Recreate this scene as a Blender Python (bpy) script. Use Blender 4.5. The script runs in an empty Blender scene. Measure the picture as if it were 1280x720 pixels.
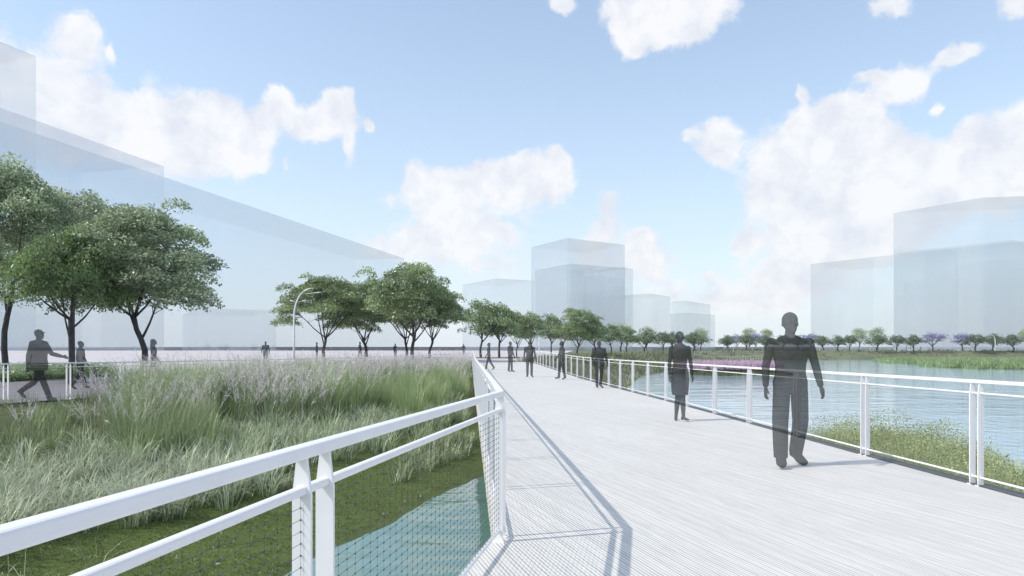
import bpy, math, random
import numpy as np
from mathutils import Vector, Matrix

scene = bpy.context.scene
COL = scene.collection
CAMZ = 1.35
F, HX, HY = 853.0, 640.0, 440.0           # survey of the photograph: focal length and horizon, in its pixels

def wx(px, Y):
    return (px - HX) / F * Y
def wz(py, Y):
    return CAMZ - (py - HY) / F * Y

# ------------------------------------------------------------------ helpers
class MB:
    """collects geometry for ONE mesh object"""
    def __init__(s):
        s.v = []; s.f = []; s.m = []; s.n = 0; s.sm = []
    def add(s, verts, faces, mat=0, smooth=False):
        b = s.n
        s.v.extend([tuple(p) for p in verts]); s.n += len(verts)
        for f in faces:
            s.f.append(tuple(i + b for i in f)); s.m.append(mat); s.sm.append(smooth)
    def box(s, lo, hi, mat=0):
        x0, y0, z0 = lo; x1, y1, z1 = hi
        s.add([(x0,y0,z0),(x1,y0,z0),(x1,y1,z0),(x0,y1,z0),(x0,y0,z1),(x1,y0,z1),(x1,y1,z1),(x0,y1,z1)],
              [(0,3,2,1),(4,5,6,7),(0,1,5,4),(1,2,6,5),(2,3,7,6),(3,0,4,7)], mat)
    def tube(s, path, radii, sides=8, mat=0, flat=None, smooth=True, cap=True):
        """flat: (axis vector, ratio) squeezes the section along that axis"""
        path = [Vector(p) for p in path]; n = len(path)
        if not hasattr(radii, '__len__'): radii = [radii] * n
        verts = []; faces = []
        for i, p in enumerate(path):
            t = (path[min(i+1, n-1)] - path[max(i-1, 0)])
            t = t.normalized() if t.length > 1e-9 else Vector((0,0,1))
            ref = Vector((1,0,0)) if abs(t.x) < .8 else Vector((0,1,0))
            a = t.cross(ref).normalized(); b = t.cross(a).normalized()
            for k in range(sides):
                an = 2*math.pi*k/sides
                o = (a*math.cos(an) + b*math.sin(an)) * radii[i]
                if flat is not None:
                    ax = Vector(flat[0]); o = o + ax * (o.dot(ax) * (flat[1]-1))
                verts.append(p + o)
        for i in range(n-1):
            for k in range(sides):
                k2 = (k+1) % sides
                faces.append((i*sides+k, i*sides+k2, (i+1)*sides+k2, (i+1)*sides+k))
        if cap:
            faces.append(tuple(range(sides-1, -1, -1)))
            faces.append(tuple((n-1)*sides+k for k in range(sides)))
        s.add(verts, faces, mat, smooth)
    def loft(s, rings, mat=0, sides=16, smooth=True):
        """rings: (centre, rx, ry) horizontal ellipses"""
        verts = []; faces = []
        for c, rx, ry in rings:
            for k in range(sides):
                an = 2*math.pi*k/sides
                verts.append((c[0]+rx*math.cos(an), c[1]+ry*math.sin(an), c[2]))
        n = len(rings)
        for i in range(n-1):
            for k in range(sides):
                k2 = (k+1) % sides
                faces.append((i*sides+k, i*sides+k2, (i+1)*sides+k2, (i+1)*sides+k))
        faces.append(tuple(range(sides-1, -1, -1)))
        faces.append(tuple((n-1)*sides+k for k in range(sides)))
        s.add(verts, faces, mat, smooth)
    def ball(s, c, r, seg=14, ring=9, mat=0):
        if not hasattr(r, '__len__'): r = (r, r, r)
        verts = [(c[0], c[1], c[2]+r[2])]; faces = []
        for i in range(1, ring):
            ph = math.pi*i/ring
            for k in range(seg):
                an = 2*math.pi*k/seg
                verts.append((c[0]+r[0]*math.sin(ph)*math.cos(an), c[1]+r[1]*math.sin(ph)*math.sin(an), c[2]+r[2]*math.cos(ph)))
        verts.append((c[0], c[1], c[2]-r[2])); L = len(verts)-1
        for k in range(seg):
            k2 = (k+1) % seg
            faces.append((0, 1+k, 1+k2))
            faces.append((L, 1+(ring-2)*seg+k2, 1+(ring-2)*seg+k))
            for i in range(ring-2):
                a = 1+i*seg
                faces.append((a+k, a+seg+k, a+seg+k2, a+k2))
        s.add(verts, faces, mat, True)
    def mesh(s, name, mats):
        me = bpy.data.meshes.new(name)
        me.from_pydata(s.v, [], s.f)
        for m in (mats if isinstance(mats, (list, tuple)) else [mats]): me.materials.append(m)
        me.polygons.foreach_set('material_index', s.m)
        me.polygons.foreach_set('use_smooth', s.sm)
        me.update()
        return me

def link(name, me, parent=None):
    o = bpy.data.objects.new(name, me); COL.objects.link(o)
    if parent is not None: o.parent = parent
    return o
def build(name, mb, mats, parent=None):
    return link(name, mb.mesh(name, mats), parent)
def tag(o, label=None, cat=None, group=None, kind=None):
    if label: o['label'] = label
    if cat: o['category'] = cat
    if group: o['group'] = group
    if kind: o['kind'] = kind
    return o
def empty(name, loc, label, cat, group=None, rz=0.0):
    o = bpy.data.objects.new(name, None); COL.objects.link(o)
    o.empty_display_size = .3
    o.location = loc; o.rotation_euler = (0, 0, rz)
    return tag(o, label, cat, group)
def copy_thing(src, loc, rz=0.0, sc=(1,1,1), label=None, group=None):
    r = src.copy(); COL.objects.link(r)
    r.location = loc; r.rotation_euler = (0,0,rz); r.scale = sc
    if label: r['label'] = label
    if group: r['group'] = group
    for ch in src.children:
        c = ch.copy(); COL.objects.link(c); c.parent = r
    return r

def np_mesh(name, V, loops, sizes, mat, col=None, smooth=False):
    """fast mesh from numpy arrays"""
    me = bpy.data.meshes.new(name)
    me.vertices.add(len(V)); me.vertices.foreach_set('co', np.ascontiguousarray(V, dtype=np.float32).ravel())
    me.loops.add(len(loops)); me.loops.foreach_set('vertex_index', np.ascontiguousarray(loops, dtype=np.int32))
    sizes = np.asarray(sizes, dtype=np.int32)
    me.polygons.add(len(sizes))
    st = np.concatenate([[0], np.cumsum(sizes)[:-1]]).astype(np.int32)
    me.polygons.foreach_set('loop_start', st); me.polygons.foreach_set('loop_total', sizes)
    if smooth: me.polygons.foreach_set('use_smooth', np.ones(len(sizes), dtype=bool))
    me.materials.append(mat)
    if col is not None:
        at = me.color_attributes.new('tint', 'FLOAT_COLOR', 'POINT')
        c4 = np.ones((len(V), 4), dtype=np.float32); c4[:, :3] = col
        at.data.foreach_set('color', c4.ravel())
    me.update(calc_edges=True)
    me.validate()
    return me

# ------------------------------------------------------------------ materials
def new_mat(name):
    m = bpy.data.materials.new(name); m.use_nodes = True
    nt = m.node_tree
    for n in list(nt.nodes):
        if n.type != 'OUTPUT_MATERIAL': nt.nodes.remove(n)
    return m, nt, nt.nodes['Material Output']
def N(nt, typ, **kw):
    n = nt.nodes.new(typ)
    for k, v in kw.items(): setattr(n, k, v)
    return n
def math_node(nt, op, a, b=None, c=None, clamp=False):
    n = nt.nodes.new('ShaderNodeMath'); n.operation = op; n.use_clamp = clamp
    for i, v in enumerate((a, b, c)):
        if v is None: continue
        if isinstance(v, (int, float)): n.inputs[i].default_value = v
        else: nt.links.new(v, n.inputs[i])
    return n.outputs[0]
def ramp(nt, fac, stops):
    r = nt.nodes.new('ShaderNodeValToRGB'); nt.links.new(fac, r.inputs[0])
    while len(r.color_ramp.elements) < len(stops): r.color_ramp.elements.new(.5)
    for e, (p, c) in zip(r.color_ramp.elements, stops):
        e.position = p; e.color = (*c, 1)
    return r.outputs[0]
def noise(nt, vec, scale, detail=4, rough=.55, dist=0):
    n = nt.nodes.new('ShaderNodeTexNoise')
    n.inputs['Scale'].default_value = scale; n.inputs['Detail'].default_value = detail
    n.inputs['Roughness'].default_value = rough; n.inputs['Distortion'].default_value = dist
    if vec is not None: nt.links.new(vec, n.inputs['Vector'])
    return n.outputs[0]

def mat_noise(name, c1, c2, scale=3.0, rough=.7, detail=5, bump=0.0, spec=.3, metallic=0):
    m, nt, out = new_mat(name)
    tc = N(nt, 'ShaderNodeTexCoord')
    f = noise(nt, tc.outputs['Object'], scale, detail)
    c = ramp(nt, f, [(.3, c1), (.7, c2)])
    p = N(nt, 'ShaderNodeBsdfPrincipled')
    nt.links.new(c, p.inputs['Base Color']); p.inputs['Roughness'].default_value = rough
    p.inputs['Specular IOR Level'].default_value = spec; p.inputs['Metallic'].default_value = metallic
    if bump:
        b = N(nt, 'ShaderNodeBump'); b.inputs['Strength'].default_value = bump; b.inputs['Distance'].default_value = .02
        nt.links.new(f, b.inputs['Height']); nt.links.new(b.outputs[0], p.inputs['Normal'])
    nt.links.new(p.outputs[0], out.inputs[0])
    return m

def mat_leaf(name, gain=1.0, trans=.3, gloss=.06):
    """foliage: colour of every leaf from its 'tint' attribute, part of the light passes through"""
    m, nt, out = new_mat(name)
    a = N(nt, 'ShaderNodeAttribute', attribute_name='tint')
    d = N(nt, 'ShaderNodeBsdfDiffuse'); t = N(nt, 'ShaderNodeBsdfTranslucent'); g = N(nt, 'ShaderNodeBsdfGlossy')
    g.inputs['Roughness'].default_value = .35
    nt.links.new(a.outputs['Color'], d.inputs[0]); nt.links.new(a.outputs['Color'], t.inputs[0])
    mx = N(nt, 'ShaderNodeMixShader'); mx.inputs[0].default_value = trans
    nt.links.new(d.outputs[0], mx.inputs[1]); nt.links.new(t.outputs[0], mx.inputs[2])
    m2 = N(nt, 'ShaderNodeMixShader'); m2.inputs[0].default_value = gloss
    nt.links.new(mx.outputs[0], m2.inputs[1]); nt.links.new(g.outputs[0], m2.inputs[2])
    nt.links.new(m2.outputs[0], out.inputs[0])
    return m

M_white = mat_noise('white_paint', (.80,.78,.785), (.86,.84,.845), 6, .38, 4, .02, .45)
M_beam = mat_noise('dark_steel', (.07,.075,.08), (.11,.115,.12), 8, .5)
M_wire = mat_noise('steel_cable', (.05,.055,.06), (.09,.095,.10), 20, .5, spec=.5)
M_bark = mat_noise('bark', (.045,.045,.05), (.10,.095,.09), 7, .9, 8, .6)
M_leaf = mat_leaf('leaf', trans=.48)
M_grass = mat_leaf('grass_blade', trans=.3, gloss=.04)
M_path = mat_noise('asphalt', (.20,.185,.205), (.25,.235,.25), 4, .85, 8, .15)
M_plaza = mat_noise('pale_paving', (.50,.455,.455), (.60,.55,.55), .35, .8, 6)
M_road = mat_noise('pale_asphalt', (.42,.41,.42), (.50,.49,.50), .3, .85, 6)
M_levee = mat_noise('levee_earth', (.016,.020,.025), (.028,.034,.040), .02, .9, 6)

def mat_deck():
    m, nt, out = new_mat('white_deck_planks')
    g = N(nt, 'ShaderNodeNewGeometry'); sp = N(nt, 'ShaderNodeSeparateXYZ'); nt.links.new(g.outputs['Position'], sp.inputs[0])
    ang = math.atan(.31)
    c, s = math.cos(ang), math.sin(ang)
    u = math_node(nt, 'ADD', math_node(nt, 'MULTIPLY', sp.outputs[0], c), math_node(nt, 'MULTIPLY', sp.outputs[1], s))     # across the planks
    v = math_node(nt, 'ADD', math_node(nt, 'MULTIPLY', sp.outputs[0], -s), math_node(nt, 'MULTIPLY', sp.outputs[1], c))
    # planks 110 mm wide
    pl = math_node(nt, 'FLOOR', math_node(nt, 'MULTIPLY', u, 1/.11))
    wn = N(nt, 'ShaderNodeTexWhiteNoise', noise_dimensions='1D'); nt.links.new(pl, wn.inputs['W'])
    # fine grooves, 4 to a plank
    fr = math_node(nt, 'FRACT', math_node(nt, 'MULTIPLY', u, 1/.0275))
    dist = math_node(nt, 'ABSOLUTE', math_node(nt, 'SUBTRACT', fr, .5))
    gro = N(nt, 'ShaderNodeMapRange', interpolation_type='SMOOTHSTEP'); nt.links.new(dist, gro.inputs[0])
    gro.inputs[1].default_value = .22; gro.inputs[2].default_value = .42
    fr2 = math_node(nt, 'FRACT', math_node(nt, 'MULTIPLY', u, 1/.11))
    d2 = math_node(nt, 'ABSOLUTE', math_node(nt, 'SUBTRACT', fr2, .5))
    gap = N(nt, 'ShaderNodeMapRange', interpolation_type='SMOOTHSTEP'); nt.links.new(d2, gap.inputs[0])
    gap.inputs[1].default_value = .455; gap.inputs[2].default_value = .485
    # streaks along the grain
    cv = N(nt, 'ShaderNodeCombineXYZ')
    nt.links.new(math_node(nt, 'MULTIPLY', u, 60), cv.inputs[0]); nt.links.new(math_node(nt, 'MULTIPLY', v, 3.0), cv.inputs[1])
    st = noise(nt, cv.outputs[0], 1.0, 5, .6)
    big = noise(nt, g.outputs['Position'], .5, 4)
    t = math_node(nt, 'ADD', math_node(nt, 'MULTIPLY', wn.outputs[0], .06), math_node(nt, 'MULTIPLY', st, .62))
    t = math_node(nt, 'ADD', t, math_node(nt, 'MULTIPLY', big, .2))
    gi = N(nt, 'ShaderNodeTexWhiteNoise', noise_dimensions='1D')
    nt.links.new(math_node(nt, 'FLOOR', math_node(nt, 'ADD', math_node(nt, 'MULTIPLY', u, 1/.0275), .5)), gi.inputs['W'])
    wear = noise(nt, cv.outputs[0], .35, 3, .5)
    gs_ = math_node(nt, 'MULTIPLY', math_node(nt, 'ADD', math_node(nt, 'MULTIPLY', gi.outputs[0], .16), math_node(nt, 'MULTIPLY', wear, .46)), gro.outputs[0])
    t = math_node(nt, 'SUBTRACT', t, gs_)
    t = math_node(nt, 'SUBTRACT', t, math_node(nt, 'MULTIPLY', gap.outputs[0], .32), clamp=True)
    col = ramp(nt, t, [(0.0, (.36,.35,.33)), (.3, (.66,.635,.595)), (.6, (.79,.755,.70))])
    p = N(nt, 'ShaderNodeBsdfPrincipled'); nt.links.new(col, p.inputs['Base Color'])
    p.inputs['Roughness'].default_value = .6; p.inputs['Specular IOR Level'].default_value = .3
    b = N(nt, 'ShaderNodeBump'); b.inputs['Strength'].default_value = .35; b.inputs['Distance'].default_value = .004
    h = math_node(nt, 'SUBTRACT', 1.0, math_node(nt, 'MAXIMUM', gro.outputs[0], gap.outputs[0]))
    nt.links.new(h, b.inputs['Height']); nt.links.new(b.outputs[0], p.inputs['Normal'])
    nt.links.new(p.outputs[0], out.inputs[0])
    return m
M_deck = mat_deck()

def mat_water():
    m, nt, out = new_mat('lake_water')
    g = N(nt, 'ShaderNodeNewGeometry')
    mp = N(nt, 'ShaderNodeMapping'); nt.links.new(g.outputs['Position'], mp.inputs[0])
    mp.inputs['Rotation'].default_value = (0, 0, math.radians(-8)); mp.inputs['Scale'].default_value = (.42, 1.25, 1)
    n1 = noise(nt, mp.outputs[0], 1.3, 3, .5, .6)
    mp2 = N(nt, 'ShaderNodeMapping'); nt.links.new(g.outputs['Position'], mp2.inputs[0])
    mp2.inputs['Rotation'].default_value = (0, 0, math.radians(12)); mp2.inputs['Scale'].default_value = (.5, 1.1, 1)
    n2 = noise(nt, mp2.outputs[0], .35, 3, .5, .3)
    h = math_node(nt, 'ADD', math_node(nt, 'MULTIPLY', n1, .35), n2)
    b = N(nt, 'ShaderNodeBump'); b.inputs['Strength'].default_value = .5; b.inputs['Distance'].default_value = .18
    nt.links.new(h, b.inputs['Height'])
    col = ramp(nt, noise(nt, g.outputs['Position'], .12, 3), [(.3, (.095,.20,.17)), (.7, (.155,.275,.24))])
    # pond left of the walk is green; pale sky reflection painted into lake colour
    sx = N(nt, 'ShaderNodeSeparateXYZ'); nt.links.new(g.outputs['Position'], sx.inputs[0])
    mr = N(nt, 'ShaderNodeMapRange', interpolation_type='SMOOTHSTEP'); nt.links.new(sx.outputs[0], mr.inputs[0])
    mr.inputs[1].default_value = .6; mr.inputs[2].default_value = 4.2
    lk = ramp(nt, noise(nt, g.outputs['Position'], .05, 4), [(.3, (.36,.50,.56)), (.7, (.46,.60,.66))])
    cm = N(nt, 'ShaderNodeMix', data_type='RGBA'); nt.links.new(mr.outputs[0], cm.inputs[0]); nt.links.new(col, cm.inputs[6]); nt.links.new(lk, cm.inputs[7])
    p = N(nt, 'ShaderNodeBsdfPrincipled')
    nt.links.new(cm.outputs[2], p.inputs['Base Color'])
    p.inputs['Roughness'].default_value = .07; p.inputs['IOR'].default_value = 1.5
    nt.links.new(b.outputs[0], p.inputs['Normal']); nt.links.new(p.outputs[0], out.inputs[0])
    return m
M_water = mat_water()

def mat_ground():
    m, nt, out = new_mat('ground_cover')
    a = N(nt, 'ShaderNodeAttribute', attribute_name='tint')
    g = N(nt, 'ShaderNodeNewGeometry')
    f = noise(nt, g.outputs['Position'], 1.1, 9, .7)
    f2 = noise(nt, g.outputs['Position'], 28, 3, .6)
    k = math_node(nt, 'ADD', math_node(nt, 'MULTIPLY', f, .9), math_node(nt, 'MULTIPLY', f2, .4))
    mx = N(nt, 'ShaderNodeVectorMath', operation='SCALE')
    nt.links.new(a.outputs['Color'], mx.inputs[0]); nt.links.new(math_node(nt, 'ADD', k, .38), mx.inputs['Scale'])
    # pale specks
    p = N(nt, 'ShaderNodeBsdfPrincipled'); p.inputs['Roughness'].default_value = .95
    p.inputs['Specular IOR Level'].default_value = .1
    nt.links.new(mx.outputs[0], p.inputs['Base Color'])
    b = N(nt, 'ShaderNodeBump'); b.inputs['Strength'].default_value = .4; b.inputs['Distance'].default_value = .02
    nt.links.new(f2, b.inputs['Height']); nt.links.new(b.outputs[0], p.inputs['Normal'])
    nt.links.new(p.outputs[0], out.inputs[0])
    return m
M_ground = mat_ground()

def mat_ghost_person():
    """see-through dark grey figures, as the photograph shows them"""
    m, nt, out = new_mat('translucent_dark_grey')
    tr = N(nt, 'ShaderNodeBsdfTransparent'); tr.inputs[0].default_value = (.385,.39,.39,1)
    d = N(nt, 'ShaderNodeBsdfDiffuse'); d.inputs[0].default_value = (.034,.034,.035,1)
    ad = N(nt, 'ShaderNodeAddShader')
    nt.links.new(tr.outputs[0], ad.inputs[0]); nt.links.new(d.outputs[0], ad.inputs[1]); nt.links.new(ad.outputs[0], out.inputs[0])
    return m
M_person = mat_ghost_person()

def mat_ghost_building(name, op, col):
    m, nt, out = new_mat(name)
    tr = N(nt, 'ShaderNodeBsdfTransparent'); tr.inputs[0].default_value = (1,1,1,1)
    d = N(nt, 'ShaderNodeBsdfDiffuse'); d.inputs[0].default_value = (*col, 1)
    g = N(nt, 'ShaderNodeBsdfGlossy'); g.inputs['Roughness'].default_value = .02; g.inputs[0].default_value = (.80,.85,.90,1)
    m1 = N(nt, 'ShaderNodeMixShader'); m1.inputs[0].default_value = .5
    nt.links.new(d.outputs[0], m1.inputs[1]); nt.links.new(g.outputs[0], m1.inputs[2])
    m2 = N(nt, 'ShaderNodeMixShader'); m2.inputs[0].default_value = op
    nt.links.new(tr.outputs[0], m2.inputs[1]); nt.links.new(m1.outputs[0], m2.inputs[2])
    nt.links.new(m2.outputs[0], out.inputs[0])
    return m
M_ghostA = mat_ghost_building('translucent_massing', .28, (.42,.48,.55))
M_ghostB = mat_ghost_building('translucent_massing_faint', .23, (.42,.48,.55))

# ------------------------------------------------------------------ terrain
WATER_Z = -1.0
W = np.array([(-60,-60),(-9,-12),(-4.6,0),(-2.43,7.16),(-.47,13.4),(1.0,18),(3.2,25.5),(4.8,33),(7.2,43),(12.5,66),(22,92),(32,116),(52,165),
              (84,200),(120,212),(170,218),(300,222),(1400,230)], dtype=float)
LAND = np.vstack([W, [(1400,4000),(-4000,4000),(-4000,-60)]])
BED_SHRUB = np.array([(4.95,3),(6.2,5.5),(7.1,9.0),(8.35,12.4),(8.1,14.0),(7.0,14.6),(6.2,14.3),(5.3,13.2),(4.9,9)], dtype=float)
BED_PURPLE = np.array([(17.5,70),(20,67.5),(24,67.5),(28.5,69.5),(27.5,73),(21,74.5),(17,73)], dtype=float)
BED_REED = np.array([(79,145),(75,125),(65,106),(63,92),(80,89),(140,92),(220,100),(220,205),(120,205),(96,180)], dtype=float)

def seg_dist(X, Y, poly, closed):
    d = np.full(X.shape, 1e9)
    n = len(poly)
    for i in range(n if closed else n-1):
        a = poly[i]; b = poly[(i+1) % n]
        ab = b - a; L = (ab**2).sum()
        t = np.clip(((X-a[0])*ab[0] + (Y-a[1])*ab[1]) / L, 0, 1)
        d = np.minimum(d, np.hypot(X-a[0]-t*ab[0], Y-a[1]-t*ab[1]))
    return d
def inside(X, Y, poly):
    r = np.zeros(X.shape, dtype=bool); n = len(poly)
    for i in range(n):
        x0, y0 = poly[i]; x1, y1 = poly[(i+1) % n]
        c = ((y0 > Y) != (y1 > Y))
        with np.errstate(divide='ignore', invalid='ignore'):
            xi = (x1-x0)*(Y-y0)/(y1-y0+1e-30)+x0
        r ^= c & (X < xi)
    return r
def sstep(a, b, x):
    t = np.clip((x-a)/(b-a), 0, 1); return t*t*(3-2*t)
def level(Y):
    """level of the walks and the plaza"""
    Y = np.asarray(Y, dtype=float)
    return np.interp(Y, [-100,26,34,60,99,150,205,4000], [0,0,.05,.45,.66,1.15,1.8,1.8])
def shore(X, Y):
    return np.where(inside(X, Y, LAND), 1, -1) * seg_dist(X, Y, W, False)
def wob(X, Y):
    return (np.sin(X*1.7+np.sin(Y*1.1)*1.3)*np.sin(Y*1.9+1.0) + .6*np.sin(X*4.1+2)*np.sin(Y*3.7+X))
def terrain(X, Y):
    X = np.asarray(X, dtype=float); Y = np.asarray(Y, dtype=float)
    sd = shore(X, Y) + .10*wob(X*.55, Y*.55) + .03*wob(X*2.9+1, Y*2.6)
    zl = level(Y) - .07
    z = np.where(sd < 0, np.maximum(-1 + .25*sd, -2.6),
        np.where(sd < 2.6, -1 + .115*sd, -.70 + (zl + .70)*sstep(2.6, 9.0, sd)))
    for poly, top, w in ((BED_SHRUB, -.72, .8), (BED_PURPLE, -.75, 2.0), (BED_REED, -.8, 4.0)):
        d = np.where(inside(X, Y, poly), 1, -1) * seg_dist(X, Y, poly, True)
        z = np.maximum(z, -1.6 + (top + 1.6) * sstep(-w, w*.6, d))
    return z

def axis(lo, hi, step, far_lo, far_hi, grow=1.17):
    a = list(np.arange(lo, hi + 1e-6, step))
    s = step; x = a[-1]
    while x < far_hi:
        s *= grow; x += s; a.append(x)
    s = step; x = a[0]; b = []
    while x > far_lo:
        s *= grow; x -= s; b.append(x)
    return np.array(b[::-1] + a)
ax_x = axis(-16, 12, .2, -3500, 3500, 1.10)
ax_y = axis(-2, 34, .2, -300, 4000, 1.06)
GX, GY = np.meshgrid(ax_x, ax_y)
GZ = terrain(GX, GY)
nx, ny = len(ax_x), len(ax_y)
V = np.stack([GX.ravel(), GY.ravel(), GZ.ravel()], 1)
ii, jj = np.meshgrid(np.arange(nx-1), np.arange(ny-1))
q = (jj*nx + ii).ravel()
loops = np.stack([q, q+1, q+nx+1, q+nx], 1).ravel()
sdv = shore(V[:,0], V[:,1])
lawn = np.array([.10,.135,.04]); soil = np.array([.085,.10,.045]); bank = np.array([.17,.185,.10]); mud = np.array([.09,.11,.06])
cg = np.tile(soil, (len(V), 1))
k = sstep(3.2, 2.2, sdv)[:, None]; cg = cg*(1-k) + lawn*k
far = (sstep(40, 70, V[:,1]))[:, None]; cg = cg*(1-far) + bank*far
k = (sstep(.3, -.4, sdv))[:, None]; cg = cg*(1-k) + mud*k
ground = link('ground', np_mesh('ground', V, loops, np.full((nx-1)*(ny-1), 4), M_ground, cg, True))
tag(ground, kind='structure')

wb = MB(); wb.add([(-3000,-300,WATER_Z),(3000,-300,WATER_Z),(3000,600,WATER_Z),(-3000,600,WATER_Z)], [(0,1,2,3)])
tag(build('water', wb, M_water), kind='structure')

# ------------------------------------------------------------------ walks
def strip(L, R, zoff, mb, mat=0, nsub=14):
    """sheet between two polylines (same number of points), following the level"""
    L = np.array(L, float); R = np.array(R, float)
    rows = []
    for i in range(len(L)-1):
        for t in np.linspace(0, 1, nsub, endpoint=(i == len(L)-2)):
            rows.append((L[i]*(1-t)+L[i+1]*t, R[i]*(1-t)+R[i+1]*t))
    verts = []; faces = []; nc = 9
    for a, b in rows:
        for k in range(nc):
            p = a + (b-a)*k/(nc-1)
            verts.append((p[0], p[1], float(level(p[1])) + zoff))
    for i in range(len(rows)-1):
        for k in range(nc-1):
            o = i*nc+k
            faces.append((o, o+1, o+nc+1, o+nc))
    mb.add(verts, faces, mat)
mb = MB()
strip([(-34,-16),(-22.7,30.3),(-9.8,88)], [(-17.9,6.6),(-13.5,18.2),(-2.6,46.4)][0:1] + [(-13.5,18.2),(-2.9,47)], -.02, mb)
strip([(-9.8,88),(-9.0,96)], [(-2.9,47),(-3.45,60.6)], -.02, mb)
tag(build('path', mb, M_path), kind='structure')
mb = MB()
strip([(-300,34),(-400,90),(-700,240)], [(-24,34),(-9.6,90),(2,240)], -.012, mb)
strip([(-700,240),(-900,632)], [(2,240),(40,632)], -.012, mb)
tag(build('plaza', mb, M_plaza), kind='structure')
mb = MB()
strip([(-9.0,96),(-8,120),(-2,238)], [(-3.45,60.6),(.9,60.6),(20,215)], -.004, mb)
tag(build('plaza_walk', mb, M_plaza), kind='structure')
mb = MB()                                   # promenade road along the far bank
strip([(-400,232),(-30,232),(20,205),(60,222),(130,231),(1200,244)], [(-400,244),(-30,244),(22,216),(58,233),(130,240),(1200,252)], .02, mb)
tag(build('promenade_road', mb, M_road), kind='structure')

# deck outline: right edge from the railing posts
R_ST = [(4.80,4.93),(4.717,6.93),(4.62,8.93),(4.56,10.93),(4.50,12.93),(4.44,14.93),(4.36,16.93),(4.27,18.93),(4.17,20.93),(4.06,22.93),(3.95,24.93),
        (3.82,26.93),(3.69,28.93),(3.57,30.93),(3.45,32.93),(3.34,34.93),(3.21,36.93),(3.09,38.93),(2.97,40.93),(2.85,42.93),(2.72,44.93),
        (2.60,46.93),(2.46,48.93),(2.33,50.93),(2.20,52.93),(2.07,54.93),(1.93,56.93),(1.3,60.2)]
R_ST = [(4.93,-1.1),(4.90,.93),(4.86,2.93)] + R_ST
CORNER = (-.08, 4.92)
def left_x(Y): return .2 - .0617*Y
L_ST = [(left_x(y)+.03, y) for y in np.arange(4.92, 60.5, 1.8)]
L_ST[0] = CORNER
NEAR_ST = [(-.08-.191*(4.92-y), y) for y in (4.92, 2.12, .1, -1.9)]
def deck_z(Y): return float(level(Y))
mb = MB()
rows = []
ys = list(np.arange(-1.9, 4.92, .62)) + [4.92] + list(np.arange(5.4, 60.6, .8)) + [60.6]
RX = np.array(R_ST)
for y in ys:
    xl = (-.08-.191*(4.92-y)) if y <= 4.92 else left_x(y) + .03
    xr = float(np.interp(y, RX[:,1], RX[:,0]))
    rows.append((xl - .05, xr - .035, y))
nc = 2; verts = []; faces = []
for xl, xr, y in rows:
    z = deck_z(y)
    verts += [(xl,y,z),(xr,y,z),(xl,y,z-.22),(xr,y,z-.22)]
for i in range(len(rows)-1):
    a = i*4; b = a+4
    faces += [(a,a+1,b+1,b),(a+2,b+2,b+3,a+3),(a,b,b+2,a+2),(a+1,a+3,b+3,b+1)]
faces += [(0,2,3,1)]; e = (len(rows)-1)*4; faces += [(e,e+1,e+3,e+2)]
mb.add(verts, faces)
deck = build('walkway_deck', mb, M_deck); tag(deck, kind='structure')
# dark steel channel along the right edge, white fascia on the left
mb = MB()
verts = []; faces = []
for xl, xr, y in rows:
    z = deck_z(y)
    verts += [(xr+.002,y,z+.012),(xr+.16,y,z+.012),(xr+.16,y,z-.30),(xr+.002,y,z-.30)]
for i in range(len(rows)-1):
    a = i*4; b = a+4
    for k in range(4):
        k2 = (k+1) % 4
        faces.append((a+k, a+k2, b+k2, b+k))
mb.add(verts, faces); build('edge_channel', mb, M_beam, deck)
mb = MB()
for y in np.arange(3, 22, 4.0):
    xr = float(np.interp(y, RX[:,1], RX[:,0])); xl = (-.08-.191*(4.92-y)) if y <= 4.92 else left_x(y)
    for x in (xl+.5, xr-.5):
        mb.tube([(x,y,-2.7),(x,y,-.221)], .11, 12)
build('pile', mb, M_beam, deck)

# ------------------------------------------------------------------ railings
def sweep(mb, pts, w, h, mat=0, rnd=.2):
    """rounded rectangular bar along 3D points"""
    pts = [Vector(p) for p in pts]; n = len(pts)
    prof = []
    r = min(w, h)*rnd
    for sx, sy, a0 in ((1,1,0),(-1,1,90),(-1,-1,180),(1,-1,270)):
        for k in range(3):
            a = math.radians(a0 + 45*k)
            prof.append((sx*(w/2-r)+r*math.cos(a), sy*(h/2-r)+r*math.sin(a)))
    m = len(prof); verts = []; faces = []
    for i, p in enumerate(pts):
        t1 = (pts[i]-pts[i-1]).normalized() if i > 0 else None
        t2 = (pts[i+1]-pts[i]).normalized() if i < n-1 else None
        t = ((t1 or t2) + (t2 or t1)).normalized()
        side = Vector((t.y, -t.x, 0)).normalized()
        k = 1.0
        if t1 is not None and t2 is not None:
            k = 1/max(.5, math.cos(t1.angle(t2)/2))
        for u, v in prof:
            verts.append(p + side*u*k + Vector((0,0,v)))
    for i in range(n-1):
        for k in range(m):
            k2 = (k+1) % m
            faces.append((i*m+k, i*m+k2, (i+1)*m+k2, (i+1)*m+k))
    faces.append(tuple(range(m-1,-1,-1))); faces.append(tuple((n-1)*m+k for k in range(m)))
    mb.add(verts, faces, mat, False)

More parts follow.
